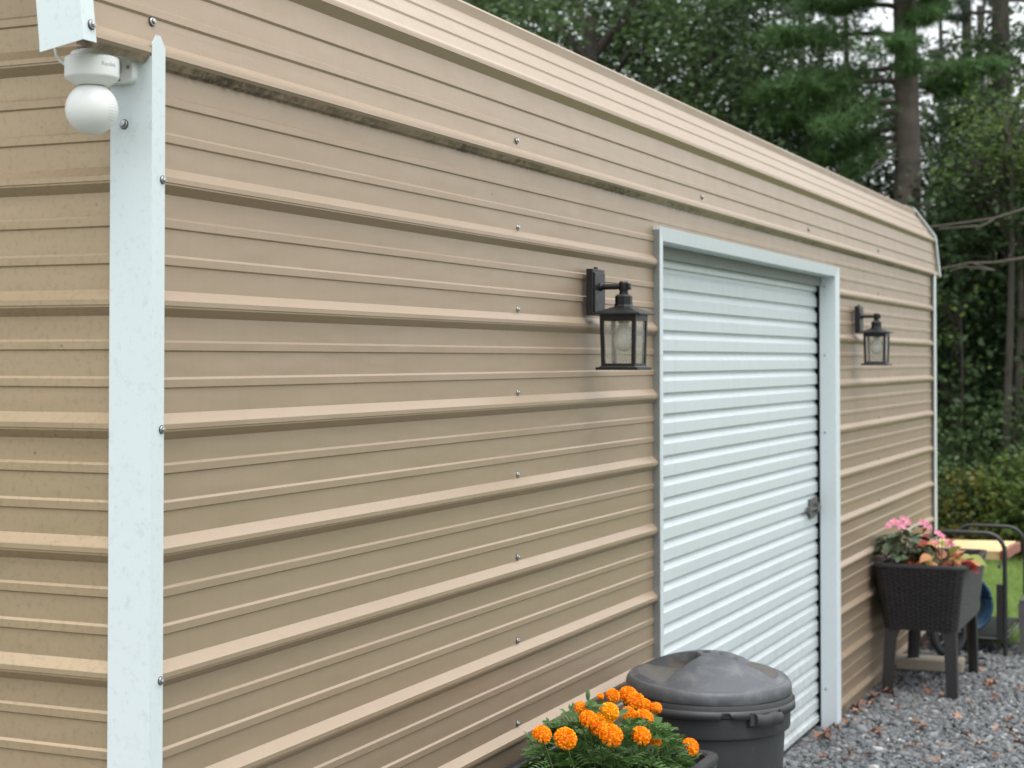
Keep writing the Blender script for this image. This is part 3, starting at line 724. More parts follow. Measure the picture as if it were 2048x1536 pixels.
# ------------------------------------------------------------------ raised resin planters
def planter(loc, L, label):
    t = thing('raised_planter', label, 'planter', loc, 0, 'dark woven resin planters standing along the wall')
    Wd = .47; zt, zb2 = .700, .345; ins = .045; r_ = .055
    def loop(l, w, rad, n=8):
        pts = []
        for (sx, sy, a0) in ((1, 1, 0), (-1, 1, 90), (-1, -1, 180), (1, -1, 270)):
            for k in range(n + 1):
                a = R(a0 + 90 * k / n); pts.append((sx * (l / 2 - rad) + rad * math.cos(a), sy * (w / 2 - rad) + rad * math.sin(a)))
        return pts
    # densified loop so that the weave is real relief
    base = loop(L, Wd, r_); per = [0]
    for a, b2 in zip(base, base[1:] + base[:1]): per.append(per[-1] + math.dist(a, b2))
    tot = per[-1]; cell = .030; ncell = int(tot / cell / 2) * 2; nu = ncell * 5; rows = []
    nrow = 30; nz = nrow * 4
    bx = np.array([p[0] for p in base + base[:1]]); by = np.array([p[1] for p in base + base[:1]])
    U = np.arange(nu) / nu * tot; ux = np.interp(U, per, bx); uy = np.interp(U, per, by)
    tx = np.roll(ux, -1) - np.roll(ux, 1); ty = np.roll(uy, -1) - np.roll(uy, 1); ln = np.hypot(tx, ty); nx, ny = ty / ln, -tx / ln
    cellu = np.arange(nu) / 5.0
    for j in range(nz + 1):
        f = j / nz; z = zt - .018 - (zt - .018 - zb2) * f
        fi = f ** .9; sx_ = 1 - 2 * ins * fi / L; sy_ = 1 - 2 * ins * fi / Wd
        row_i = int(j / 4); ph = (row_i % 2)
        wv = np.sin((cellu + ph) * np.pi / 1.0); rib = abs(math.sin(math.pi * (j % 4 + .5) / 4.0)) if j % 4 else .15
        d = .0100 * np.clip(np.abs(np.sin((cellu / 2 + ph * .5) * np.pi)), 0, 1) ** .7 * rib
        rows.append([(ux[k] * sx_ + nx[k] * d[k], uy[k] * sy_ + ny[k] * d[k], z) for k in range(nu)])
    mb = MB(); mb.grid(rows, close=True)
    mb.add([(x * (1 - 2 * ins / L), y * (1 - 2 * ins / Wd), zb2) for x, y in base], [tuple(range(len(base)))])
    mb.build('tub', MAT['rattan'], t, True)
    rm = MB(); lo = []
    for (l, w, rad, z) in ((L - .004, Wd - .004, r_, zt - .022), (L + .016, Wd + .016, r_ + .008, zt - .020), (L + .020, Wd + .020, r_ + .01, zt - .010), (L + .014, Wd + .014, r_ + .007, zt - .001), (L - .036, Wd - .036, r_ - .014, zt), (L - .050, Wd - .050, r_ - .02, zt - .006), (L - .075, Wd - .075, r_ - .02, zt - .13)):
        lo.append([(x, y, z) for x, y in loop(l, w, rad)])
    rm.grid(lo, close=True); rm.build('rim', MAT['rattan'], t, True)
    sl = MB(); ring = loop(L - .055, Wd - .055, .03); sl.add([(x, y, zt - .085) for x, y in ring], [tuple(range(len(ring)))]); sl.build('soil', MAT['soil'], t)
    for sx in (-1, 1):
        for sy in (-1, 1):
            lg = MB(); wl = .056
            xt, yt = sx * (L / 2 - ins - .004), sy * (Wd / 2 - ins - .004)
            xb, yb = sx * (L / 2 - ins * .95), sy * (Wd / 2 - ins * (.90 if sy < 0 else .72))
            def sq(x, y, w_, z): return [(x, y, z), (x - sx * w_, y, z), (x - sx * w_ * .98, y - sy * w_ * .35, z), (x - sx * w_ * .35, y - sy * w_ * .98, z), (x, y - sy * w_, z)]
            rws = [sq(xt, yt, .085, zb2 + .004), sq(xt + sx * .001, yt + sy * .001, .074, zb2 - .022), sq(xt + sx * .002, yt + sy * .002, .064, zb2 - .055), sq(xb, yb, wl, -.02)]
            lg.grid(rws, close=True); lg.add(rws[-1], [tuple(range(5))]); lg.build('leg', MAT['rattan'], t, True)
    return t
PX1, PXL = 6.53, .90
planter((PX1 + PXL / 2, -.270, 0), PXL, 'dark woven resin planter on legs beyond the door, with pink flowers')
NPX, NPY = 1.992 - PXL / 2, -.268
planter((NPX, NPY, 0), PXL, 'dark resin planter nearest the camera, holding orange marigolds')

# ------------------------------------------------------------------ plants in the planters
rnd = random.Random(11)
def px_on_y(u, v, y):
    """world point on the plane y for a direction measured in the photograph"""
    d = fw + rt * ((u - 976.8) / 3355.84) - up * ((v - 648.8) / 3355.84)
    t = (y + 1.8243) / d.y; return Vector((-2.54987, -1.8243, H)) + d * t
def pompom(seed, n=190, mat='orange'):
    r2 = random.Random(seed); mb = MB()
    for i in range(n):
        f = (i + .5) / n; el = math.pi / 2 - f ** .80 * math.pi * .68; az = i * 2.39996 + r2.uniform(-.12, .12)
        d = Vector((math.cos(el) * math.cos(az), math.cos(el) * math.sin(az), math.sin(el) * .84))
        q = d.to_track_quat('Z', 'Y') @ Euler((r2.uniform(-.22, .22), r2.uniform(-.22, .22), r2.uniform(0, 6.28))).to_quaternion()
        L_ = .22 * r2.uniform(.88, 1.12); w = .105 * r2.uniform(.85, 1.15); c = d * .78
        pts = [(-w * .6, 0, -.06), (w * .6, 0, -.06), (-w * 1.1, .05, L_ * .55), (0, -.04, L_ * .58), (w * 1.1, .05, L_ * .55), (-w * .9, .11, L_ * .84), (0, .03, L_ * .92), (w * .9, .11, L_ * .84)]
        mb.add([c + q @ Vector(p) for p in pts], [(0, 1, 3, 2), (1, 4, 3), (2, 3, 6, 5), (3, 4, 7, 6)])
    mb.lathe([(0, -.45), (.25, -.40), (.55, -.22), (.80, .0), (.72, .35), (.45, .60), (0, .68)], 14)
    return mb.mesh('flower', MAT[mat], 'all')
POM = [pompom(1), pompom(2, 175), pompom(3, 190, 'yellow'), pompom(4, 90)]
mg = thing('marigold_plant', 'clump of orange marigolds in bloom in the near planter', 'flowers', (1.78, -.29, .62))
mgo = Vector((1.78, -.29, .62))
FL = [(1084, 1469, 20, 0), (1131, 1477, 24, 1), (1161, 1416, 15, 3), (1177, 1439, 20, 0), (1207, 1443, 21, 2), (1196, 1457, 17, 1), (1218, 1424, 21, 2), (1222, 1471, 25, 0), (1226, 1391, 15, 1), (1257, 1392, 21, 0), (1272, 1402, 19, 1), (1289, 1410, 15, 0), (1257, 1428, 16, 1), (1287, 1437, 21, 0), (1282, 1472, 21, 0), (1313, 1487, 12, 1), (1312, 1416, 13, 3), (1201, 1393, 8, 3), (1381, 1494, 19, 1)]
stm = []
for (u, v, pr, kind) in FL:
    y = -.24 - .10 * ((v - 1390) / 100) + rnd.uniform(-.02, .02)
    if u > 1350: y = -.47
    elif u > 1240 and v > 1430: y -= .07
    elif u > 1150 and v > 1460: y -= .04
    p = px_on_y(u, v, y); dist = (p - cam.location).dot(fw); r_ = pr * dist / 3355.84
    tilt = (R(rnd.uniform(15, 40)), R(rnd.uniform(-32, -8)), rnd.uniform(0, 6))
    if u > 1350: tilt = (R(52), R(30), 0)
    e = Euler((tilt[0], tilt[1], tilt[2]), 'ZYX')
    fo = put('flower', POM[kind], mg, p - mgo, (tilt[0], tilt[1], 0), (r_ * 1.02, r_ * 1.02, r_ * 1.02))
    stm.append((p, r_))
sm = MB()
for p, r_ in stm:
    b0 = Vector((p.x * .6 + mgo.x * .4 + rnd.uniform(-.03, .03), p.y * .6 + mgo.y * .4, .60)); q = p - Vector((0, 0, r_ * .3))
    sm.tube([b0 - mgo, (b0 * .45 + q * .55 + Vector((0, 0, .01))) - mgo, q - mgo], [.0028, .0022, .0026], 6)
    sm.tube([q - mgo - Vector((0, 0, .022)), q - mgo], [.0025, .0065], 7)
sm.build('stems', MAT['gstem'], mg, True)
p = px_on_y(1176, 1391, -.24)
bdm = MB(); bdm.lathe([(0, -.012), (.004, -.011), (.0062, .0), (.0055, .008), (.003, .014), (0, .015)], 10, p - mgo); bdm.tube([p - mgo - Vector((-.012, 0, .09)), p - mgo - Vector((0, 0, .01))], .0016, 6)
bdm.build('bud', MAT['mleaf'], mg, True)
def pinnate(mb, base, d, L_, seed):
    r2 = random.Random(seed); d = d.normalized(); side = d.cross(Vector((0, 0, 1))); side.normalize(); upv = side.cross(d)
    roll = r2.uniform(-.5, .5); side = side * math.cos(roll) + upv * math.sin(roll); upv = side.cross(d)
    n = 5
    for i in range(n + 1):
        f = .25 + .75 * i / n; c = base + d * (L_ * f) - Vector((0, 0, 1)) * L_ * .35 * f * f
        for s_ in ((-1, 1) if i < n else (0,)):
            ll = L_ * (.50 if i < n else .42) * (1 - .35 * abs(f - .6)) * r2.uniform(.85, 1.1); w = ll * .19
            dd = (d * .62 + side * s_ * .85 + upv * .18).normalized() if s_ else d
            ww = dd.cross(upv).normalized() * w
            tip = c + dd * ll - Vector((0, 0, ll * .12)); m_ = c + dd * ll * .5 + upv * ll * .05
            mb.add([c, m_ - ww, tip, m_ + ww], [(0, 1, 2), (0, 2, 3)])
lf = MB()
for i in range(430):
    u = rnd.uniform(-.40, .26); w = rnd.uniform(-.17, .16)
    if ((u + .09) / .29) ** 2 + (w / .18) ** 2 > 1: continue
    top = .215 * (1 - ((u + .07) / .40) ** 2) * (1 - (w / .30) ** 2) - max(0, u + .03) * .75
    if top < 0: continue
    hgt = top * rnd.random() ** .6
    az = math.atan2(w, u + .07) + rnd.uniform(-1.3, 1.3); el = rnd.uniform(-.1, .9)
    pinnate(lf, Vector((u, w, hgt)), Vector((math.cos(az) * math.cos(el), math.sin(az) * math.cos(el), math.sin(el))), rnd.uniform(.055, .088), i)
for (u, v) in ((1320, 1450), (1325, 1465), (1175, 1405), (1300, 1465), (1340, 1500)):
    p = px_on_y(u, v, -.28) - mgo
    for k in range(3): pinnate(lf, p - Vector((.03, 0, .01)), Vector((1, rnd.uniform(-.8, .3), rnd.uniform(-.1, .5))), .06, 500 + k + u)
lf.build('foliage', MAT['mleaf'], mg)

def ovate(name, mat, L_=1.0, w=.30, fold=.10):
    mb = MB(); rows = []
    for i in range(7):
        f = i / 6; ww = w * math.sin(math.pi * min(1, f * .92 + .06)) ** .8 * (1.15 - .35 * f); z = .10 * math.sin(f * 2.4) - .22 * f * f
        rows.append([(-ww, f * L_, z + fold * ww), (0, f * L_, z - fold * ww * .3), (ww, f * L_, z + fold * ww)])
    mb.grid(rows); return mb.mesh(name, mat, 'all')
LEAF = ovate('leaf', MAT['bleaf'])
pal = [foliage_mat('coleus_red', (0.22, 0.018, 0.02), (0.27, 0.03, 0.03), (0.34, 0.06, 0.04), .3), foliage_mat('coleus_orange', (0.40, 0.15, 0.06), (0.46, 0.20, 0.09), (0.52, 0.28, 0.13), .3), foliage_mat('coleus_green', (0.17, 0.20, 0.04), (0.24, 0.27, 0.06), (0.30, 0.32, 0.09), .3)]
CLEAF = [ovate('leaf', m_, 1, .34, .2) for m_ in pal]
PETAL5 = MB()
for k in range(5):
    a = 2 * math.pi * k / 5; ca_, sa_ = math.cos(a), math.sin(a)
    pts = [(0, 0, 0), (.45, -.30, .05), (.95, -.33, .02), (1.05, 0, -.05), (.95, .33, .02), (.45, .30, .05)]
    PETAL5.add([(x * ca_ - y * sa_, x * sa_ + y * ca_, z + .01 * k) for x, y, z in pts], [(0, 1, 2, 3), (0, 3, 4, 5)])
PET = PETAL5.mesh('flower', MAT['pink'])
FPX = PX1
def face_cam(r2):
    d = Vector((-.75 + r2.uniform(-.35, .35), -.35 + r2.uniform(-.4, .4), .75 + r2.uniform(-.3, .2)))
    return (d.to_track_quat('Z', 'Y') @ Euler((0, 0, r2.random() * 6)).to_quaternion()).to_euler()
im = thing('impatiens_plant', 'green leafy plant with pink flowers in the far planter, against the wall', 'flowers', (FPX + .22, -.16, .61))
imo = Vector((FPX + .22, -.16, .61))
st = MB()
for i in range(125):
    a = rnd.uniform(0, 6.283); r_ = math.sqrt(rnd.random()) * .135; z = .05 + rnd.random() ** .7 * .225 * (1 - (r_ / .21) ** 2)
    p = Vector((r_ * math.cos(a) * 1.1, r_ * math.sin(a), z)); L_ = rnd.uniform(.065, .10)
    put('leaf', LEAF, im, p, (R(rnd.uniform(-40, 22)), R(rnd.uniform(-30, 30)), a - math.pi / 2 + rnd.uniform(-.7, .7)), (L_, L_, L_))
    if i % 3 == 0: st.tube([(p.x * .25, p.y * .25, -.02), (p.x * .7, p.y * .7, z * .55), tuple(p)], [.004, .003, .002], 5)
st.build('stems', MAT['stem'], im, True)
for (u, v, s_) in ((1789, 1044, .030), (1802, 1050, .034), (1815, 1043, .028), (1777, 1051, .022), (1806, 1036, .022), (1850, 1048, .030), (1843, 1043, .020), (1858, 1054, .024)):
    p = px_on_y(u, v, -.17 - (u - 1800) * .0012); put('flower', PET, im, p - imo, face_cam(rnd), (s_ * .86, s_ * .86, s_ * .86))
co = thing('coleus_plant', 'red and orange leaved bedding plant beside the pink flowers in the far planter', 'plant', (FPX + .18, -.36, .61))
coo = Vector((FPX + .18, -.36, .61))
st = MB()
for i in range(46):
    a = rnd.uniform(0, 6.283); r_ = math.sqrt(rnd.random()) * .15; z = .05 + rnd.random() * .16 * (1 - (r_ / .24) ** 2)
    p = Vector((r_ * math.cos(a) * .9, r_ * math.sin(a), z)); L_ = rnd.uniform(.065, .105)
    k = rnd.choices((0, 1, 2), (3, 4, 4))[0]
    put('leaf', CLEAF[k], co, p, (R(rnd.uniform(-30, 45)), R(rnd.uniform(-35, 35)), a - math.pi / 2 + rnd.uniform(-.8, .8)), (L_, L_, L_))
    if i % 3 == 0: st.tube([(p.x * .3, p.y * .3, -.02), tuple(p)], [.004, .002], 5)
for k in range(9):                                  # red flower spike
    L_ = .032; put('leaf', CLEAF[0], co, (.02 + rnd.uniform(-.012, .012), .085 + rnd.uniform(-.012, .012), .15 + k * .012), (R(rnd.uniform(30, 80)), 0, rnd.random() * 6.28), (L_, L_, L_))
for (u, v, s_) in ((1876, 1066, .026), (1884, 1072, .022), (1897, 1085, .026), (1904, 1090, .024), (1870, 1085, .017)):
    p = px_on_y(u, v, -.36 - (u - 1880) * .002); put('flower', PET, co, p - coo, face_cam(rnd), (s_ * .86, s_ * .86, s_ * .86))
    st.tube([tuple(p - coo), ((p - coo).x * .5, (p - coo).y * .5, 0)], [.002, .003], 5)
st.build('stems', MAT['stem'], co, True)

# ------------------------------------------------------------------ things beyond the planter
bk = MB(); bk.box(-.09, .09, -.19, .19, 0, .062, bev=.006)
o = bk.build('paving_block', MAT['concrete'], loc=(7.38, -.19, .004), rot=(0, 0, R(4))); tag(o, 'beige concrete paving block lying on the gravel under the far planter', 'paving block')
cart = thing('garden_cart', 'black tubular garden cart with arched handles behind the far planter', 'cart', (8.25, -.28, 0))
def arch(x, y0, y1, zt_, zb_, r=.014):
    pts = [(x, y0, zb_)]; rad = .11
    pts.append((x, y0, zt_ - rad))
    for k in range(1, 7): a = R(90 * k / 6); pts.append((x, y0 + (rad - rad * math.cos(a)) * (1 if y1 > y0 else -1), zt_ - rad + rad * math.sin(a)))
    for k in range(0, 7): a = R(90 * (1 - k / 6)); pts.append((x, y1 + (rad - rad * math.cos(a)) * (-1 if y1 > y0 else 1), zt_ - rad + rad * math.sin(a)))
    pts.append((x, y1, zb_)); return MB().tube(pts, r, 10)
arch(-.25, -.255, .20, .735, .09).build('arched_frame', MAT['steel_tube'], cart, True)
arch(.55, -.280, .16, .705, .09, .011).build('arched_frame', MAT['steel_tube'], cart, True)
for y in (-.255, .18): MB().tube([(-.25, y, .10), (.55, y, .10)], .012, 8).build('side_rail', MAT['steel_tube'], cart, True)
for x in (-.25, .55): MB().tube([(x, -.265, .10), (x, .19, .10)], .012, 8).build('cross_rail', MAT['steel_tube'], cart, True)
for y in (-.22, .15): MB().tube([(-.25, y, .535), (.55, y, .545)], .010, 8).build('upper_rail', MAT['steel_tube'], cart, True)
for x, y in ((-.25, -.255), (.55, -.265), (.55, .17)): MB().tube([(x, y, .10), (x, y, .0)], .012, 8).build('foot', MAT['steel_tube'], cart, True)
MB().box(-.24, .54, -.24, .17, .112, .118).build('bottom_rack', MAT['steel_tube'], cart)
st_ = MB(); st_.box(-.262, -.238, -.245, -.205, .10, .43, bev=.004); st_.build('strap', simple('black_strap', (.012, .012, .012), .7), cart)
wm = MB(); wm.lathe([(.10, -.022), (.128, -.020), (.140, -.008), (.140, .008), (.128, .020), (.10, .022), (.10, -.022)], 40, axis='x')
whl = wm.build('wheel', MAT['rubber'], cart, True, loc=(-.40, .055, .142), rot=(0, 0, R(52)))
wm = MB(); wm.lathe([(.101, -.018), (.112, -.022), (.114, -.014), (.101, .018)], 40, axis='x'); wm.lathe([(0, -.02), (.018, -.02), (.018, .02), (0, .02)], 16, axis='x')
for k in range(8):
    a = 2 * math.pi * k / 8; wm.tube([(0, .015 * math.cos(a), .015 * math.sin(a)), (0, .105 * math.cos(a), .105 * math.sin(a))], .003, 5)
wm.build('wheel_rim', MAT['wheel'], whl, True)
ax = MB(); ax.tube([(-.40, .055, .142), (-.25, .12, .10)], .010, 8); ax.build('axle', MAT['steel_tube'], cart)
# slab resting on the cart
slab = thing('wooden_slab', 'pale wooden slab with a reddish edge resting on the cart', 'wood slab', (8.42, -.275, .575), R(-3))
tp_ = MB()
rows = [[(x, y, .052 + .004 * math.sin(x * 17 + y * 9)) for y in np.linspace(-.245, .235, 9)] for x in np.linspace(-.36, .20, 9)]
tp_.grid(rows); tp_.build('top_face', MAT['cutwood'], slab)
for k in range(4):
    e = MB(); x0 = -.37 + k * .145; e.box(x0, x0 + .142, -.272, -.246, -.004 - .003 * (k % 2), .053 + .003 * (k % 3), bev=.004); e.build('edge_board', MAT['redwood'], slab)
e = MB(); e.box(-.36, .20, -.244, .235, -.006, .048, bev=.003); e.build('core', MAT['cutwood'], slab)
hz = MB()
for k in range(7):
    rr_ = .135 - .006 * (k % 3); x = -.03 + k * .020
    hz.tube([(x + .006 * math.sin(q * 3), rr_ * math.cos(q), rr_ * 1.15 * math.sin(q)) for q in np.linspace(0, 2 * math.pi, 33)], .013, 8, cap=False)
o = hz.build('hose_coil', MAT['blue'], smooth=True, loc=(8.12, -.305, .285), rot=(0, 0, R(35))); tag(o, 'coil of blue hose standing inside the garden cart', 'hose')
hz = MB(); hz.tube([(7.62 + .12 * math.cos(q), -.34 + .09 * math.sin(q) - q * .008, .012 + .02 * abs(math.sin(q * 1.5))) for q in np.linspace(0, 7, 40)], .007, 8)
o = hz.build('cable', MAT['rubber'], smooth=True); tag(o, 'loose black cable looped on the gravel behind the far planter', 'cable')
sto = thing('plastic_stool', 'weathered dark grey stool standing at the edge of the gravel by the cart', 'stool', (8.28, -.795, 0))
gmat = simple('weathered_grey_plastic', (0.085, 0.083, 0.08), .7, 0, .2, 20)
s_ = MB(); s_.box(-.19, .19, -.19, .19, .30, .335, bev=.012); s_.build('seat', gmat, sto, True)
for sx in (-1, 1):
    for sy in (-1, 1):
        l_ = MB(); l_.frustum((sx * .165, sy * .165), .026, -.015, .044, .305, 4, R(45)); l_.build('leg', gmat, sto)

# dry leaves on the gravel
def dead_leaf(seed):
    r2 = random.Random(seed); mb = MB(); rows = []
    for i in range(7):
        f = i / 6; w = .30 * math.sin(math.pi * (f * .9 + .08)) * (1 + .45 * math.cos(i * math.pi)); c_ = .35 * math.sin(f * 3 + r2.uniform(-.3, .3)) * r2.uniform(.5, 1)
        rows.append([(-w, f - .5, c_ * .4 + w * r2.uniform(.1, .9)), (0, f - .5, c_ * .4), (w, f - .5, c_ * .4 + w * r2.uniform(.1, .9))])
    mb.grid(rows); return mb.mesh('fallen_leaf', MAT['deadleaf_%d' % (seed % 3)], 'all')
for k, c_ in enumerate(((0.21, 0.085, 0.042), (0.29, 0.16, 0.10), (0.11, 0.052, 0.034))): MAT['deadleaf_%d' % k] = simple('dry_leaf', c_, .7, 0, .4, 4)
DL = [dead_leaf(i) for i in range(6)]
def gpt(u, v):
    d = fw + rt * ((u - 976.8) / 3355.84) - up * ((v - 648.8) / 3355.84); t = -H / d.z; return Vector((-2.54987, -1.8243, H)) + d * t
LP = [(1725, 1412), (1738, 1418), (1745, 1405), (1712, 1425), (1705, 1430), (1752, 1398), (1690, 1455), (1640, 1462), (1625, 1475), (1605, 1480), (1655, 1468), (1612, 1470), (1835, 1455), (1850, 1462), (1838, 1470), (1826, 1448), (1915, 1440), (1932, 1455), (1910, 1462), (1985, 1380), (1978, 1372), (1996, 1392), (1990, 1402), (1940, 1408), (1995, 1465), (2020, 1460), (2018, 1470), (2022, 1448), (1812, 1505), (1848, 1517), (1830, 1500), (1790, 1342), (1795, 1362), (1800, 1370), (1872, 1358), (1857, 1390), (1885, 1395), (1880, 1400), (1795, 1420), (1755, 1470), (1748, 1475), (1785, 1445), (2025, 1316), (1925, 1330), (1960, 1345), (1860, 1310), (1850, 1300), (1870, 1295), (1845, 1290), (1793, 1330), (1788, 1325), (1776, 1395), (1700, 1515), (1670, 1500), (1732, 1522), (1648, 1525), (1960, 1498), (1905, 1518), (1990, 1520), (2035, 1495), (1930, 1480), (1765, 1500), (1655, 1490), (1880, 1530), (2040, 1385), (2030, 1410)]
LP = [q for k, q in enumerate(LP) if k < 16 or k % 4 != 1]
for i, (u, v) in enumerate(LP):
    p = gpt(u, v)
    if p.x < 8.7 and p.y > -.012: p.y = -.02 - .03 * rnd.random()
    L_ = rnd.uniform(.045, .085)
    o = put('fallen_leaf', DL[i % 6], None, (p.x, p.y, .016), (R(rnd.uniform(-25, 25)), R(rnd.uniform(-25, 25)), rnd.random() * 6.28), (L_ * .8, L_, L_ * 1.1))
    hue = ('orange brown', 'pale tan', 'dark brown')[(i % 6) % 3]
    if p.y > -.10: where = 'lying against the foot of the shed wall'
    elif 6.4 < p.x < 8.3 and p.y > -.55: where = 'lying under the raised planter past the door'
    elif p.x < 5.5: where = 'on the open gravel in the lower right foreground'
    else: where = 'on the open gravel in front of the far planter'
    tag(o, 'curled %s dry leaf %s' % (hue, where), 'leaf', '%s dry leaves %s' % (hue, where))

# ------------------------------------------------------------------ lawn blades
n = 110000
gx = rng.uniform(8.4, 16.2, n); gy = rng.uniform(-2.2, 1.6, n)
ok = (gx > 8.62 + .2 * np.sin(gy * 3.1) + rng.normal(0, .1, n)); gx, gy = gx[ok], gy[ok]; n = len(gx)
a = rng.uniform(0, 2 * np.pi, n); h_ = rng.uniform(.03, .075, n); lean = rng.normal(0, .5, (n, 2)) * h_[:, None]; w = .004
V = np.zeros((n, 3, 3)); V[:, 0] = np.stack([gx - w * np.cos(a), gy - w * np.sin(a), np.full(n, -.024)], 1); V[:, 1] = np.stack([gx + w * np.cos(a), gy + w * np.sin(a), np.full(n, -.024)], 1)
V[:, 2] = np.stack([gx + lean[:, 0], gy + lean[:, 1], -.024 + h_], 1)
MAT['grass'] = foliage_mat('grass_blade', (0.12, 0.21, 0.040), (0.17, 0.28, 0.060), (0.27, 0.34, 0.11), .4)
o = put('grass', np_mesh('grass', V.reshape(-1, 3), np.arange(3 * n).reshape(-1, 3), MAT['grass'])); tag(o, 'short mown green grass between the gravel and the bushes', 'grass', kind='stuff')

# ------------------------------------------------------------------ trees
MAT['lf_dark'] = foliage_mat('dark_broadleaf', (0.014, 0.030, 0.012), (0.026, 0.050, 0.020), (0.055, 0.090, 0.036), .3)
MAT['lf_mid'] = foliage_mat('mid_broadleaf', (0.026, 0.052, 0.018), (0.046, 0.082, 0.028), (0.080, 0.125, 0.045), .35)
MAT['lf_lime'] = foliage_mat('lime_broadleaf', (0.045, 0.085, 0.018), (0.072, 0.118, 0.025), (0.12, 0.16, 0.035), .4)
MAT['lf_yellow'] = foliage_mat('yellowing_leaf', (0.04, 0.06, 0.016), (0.075, 0.09, 0.02), (0.24, 0.19, 0.03), .4)
MAT['needle'] = foliage_mat('pine_needle', (0.040, 0.090, 0.030), (0.065, 0.135, 0.045), (0.11, 0.19, 0.065), .3)
MAT['needle_dark'] = foliage_mat('dark_needle', (0.010, 0.024, 0.014), (0.018, 0.036, 0.020), (0.032, 0.055, 0.030), .2)
def leaf_quads(C, size, flat=.9):
    n = len(C); Rm = rot_mats(n, flat); s = size * rng.uniform(.65, 1.25, n)
    base = np.array([(0, -.5, 0), (.32, 0, .06), (0, .5, 0), (-.32, 0, .06)])
    V = np.einsum('nij,kj->nki', Rm, base) * s[:, None, None] + C[:, None, :]
    return V.reshape(-1, 3), np.arange(4 * n).reshape(-1, 4)
def clump_points(center, rad, nclump, per, crad, hollow=.35):
    d = rng.normal(0, 1, (nclump, 3)); d /= np.linalg.norm(d, axis=1)[:, None]
    r_ = rng.uniform(hollow, 1, nclump) ** .6; c = np.array(center) + d * r_[:, None] * np.array(rad)
    k = rng.poisson(per, nclump); idx = np.repeat(np.arange(nclump), k)
    cs = crad * rng.uniform(.6, 1.3, nclump)
    return c[idx] + rng.normal(0, 1, (len(idx), 3)) * cs[idx][:, None] * np.array([1, 1, .6]), c
def trunk_mesh(pts, r0, r1, n=12): 
    m_ = len(pts); return MB().tube(pts, [r0 + (r1 - r0) * (i / (m_ - 1)) for i in range(m_)], n)
def broadleaf(loc, label, crowns, mat, leaf, th_, tr, group, bark='bark_dark', name='broadleaf_tree', lean=(0, 0)):
    t = thing(name, label, 'tree', loc, 0, group)
    tk = trunk_mesh([(lean[0] * f * th_ + .05 * math.sin(f * 5), lean[1] * f * th_ + .05 * math.cos(f * 4), -.1 + th_ * f) for f in np.linspace(0, 1, 9)], tr, tr * .35)
    Vs = []
    for (c, r_, nc, per, cr) in crowns:
        Pn, cc = clump_points(c, r_, nc, per, cr); Vs.append(Pn)
        for q in cc[:: max(1, nc // 14)]:
            z0 = max(.3, min(th_ * .9, q[2] - .6 * math.hypot(q[0], q[1]))); f = z0 / th_
            s0 = Vector((lean[0] * z0, lean[1] * z0, z0)); e_ = Vector(q); mid_ = s0.lerp(e_, .55) + Vector((0, 0, .15))
            tk.tube([s0, mid_, e_], [tr * .33, tr * .18, tr * .06], 6)
    tk.build('trunk', MAT[bark], t, True)
    V, F = leaf_quads(np.concatenate(Vs), leaf); put('crown', np_mesh('crown', V, F, MAT[mat]), t); return t
def at(u, d):
    f2 = fw + rt * ((u - 976.8) / 3355.84); f2 = Vector((f2.x, f2.y, 0)).normalized() * 1.0
    return Vector((-2.54987, -1.8243, 0)) + f2 * d
def zpix(v, d): return H + d * (.0208 + (648.8 - v) / 3355.84)
GW = 'trees of the wood behind the shed'
def at_l(u, d): p = at(u, d); return (p.x, p.y, -.03)

# tall pine whose trunk stands beside the far roof corner
DP = 19.0; pp = at(1812, DP)
pine = thing('pine_tree', 'tall pine with a thick brown trunk just past the far roof corner', 'tree', (pp.x, pp.y, -.03), 0, GW)
Lv = Vector((-rt.x, -rt.y, 0)).normalized()      # towards the left of the view
tk = trunk_mesh([(.03 * math.sin(z), .03 * math.cos(z * .8), z) for z in np.linspace(-.1, 11, 14)], .185, .07, 16)
Vn = []; Fn = []; cnt = 0
def tufts(C, L_, per=16):
    n = len(C); k = n * per; idx = np.repeat(np.arange(n), per)
    d = rng.normal(0, 1, (k, 3)) + np.array([0, 0, .35]); d /= np.linalg.norm(d, axis=1)[:, None]
    L2 = L_ * rng.uniform(.6, 1.1, k); sd_ = np.cross(d, rng.normal(0, 1, (k, 3))); sd_ /= np.linalg.norm(sd_, axis=1)[:, None]
    w = .0055
    b0 = C[idx]; V = np.stack([b0 - sd_ * w, b0 + sd_ * w, b0 + d * L2[:, None] + np.array([0, 0, -.15]) * L2[:, None]], 1)
    return V.reshape(-1, 3), np.arange(3 * k).reshape(-1, 3)
def limb(tkm, z, dirv, L_, droop=.10, spread=.35, ntuft=90, out=None, r=.035, start=.35):
    d = Vector(dirv).normalized(); pts = [Vector((0, 0, z)) + d * (L_ * f) + Vector((0, 0, -droop * L_ * f * f + .03 * math.sin(f * 7))) for f in np.linspace(0, 1, 7)]
    tkm.tube(pts, [r * (1 - .75 * i / 6) for i in range(7)], 7)
    for i in range(ntuft):
        f = start + (1 - start) * rng.random() ** .75; k = min(5, int(f * 6)); p = pts[k].lerp(pts[k + 1], f * 6 - k)
        s_ = spread * (1.15 - .6 * f) * L_ / 1.5
        out.append((p.x + rng.normal(0, s_ * .45), p.y + rng.normal(0, s_ * .45), p.z + rng.normal(0.02, s_ * .20)))
T = []
def LR(k, dep=0): return (Lv * k + Vector((fw.x, fw.y, 0)) * dep)
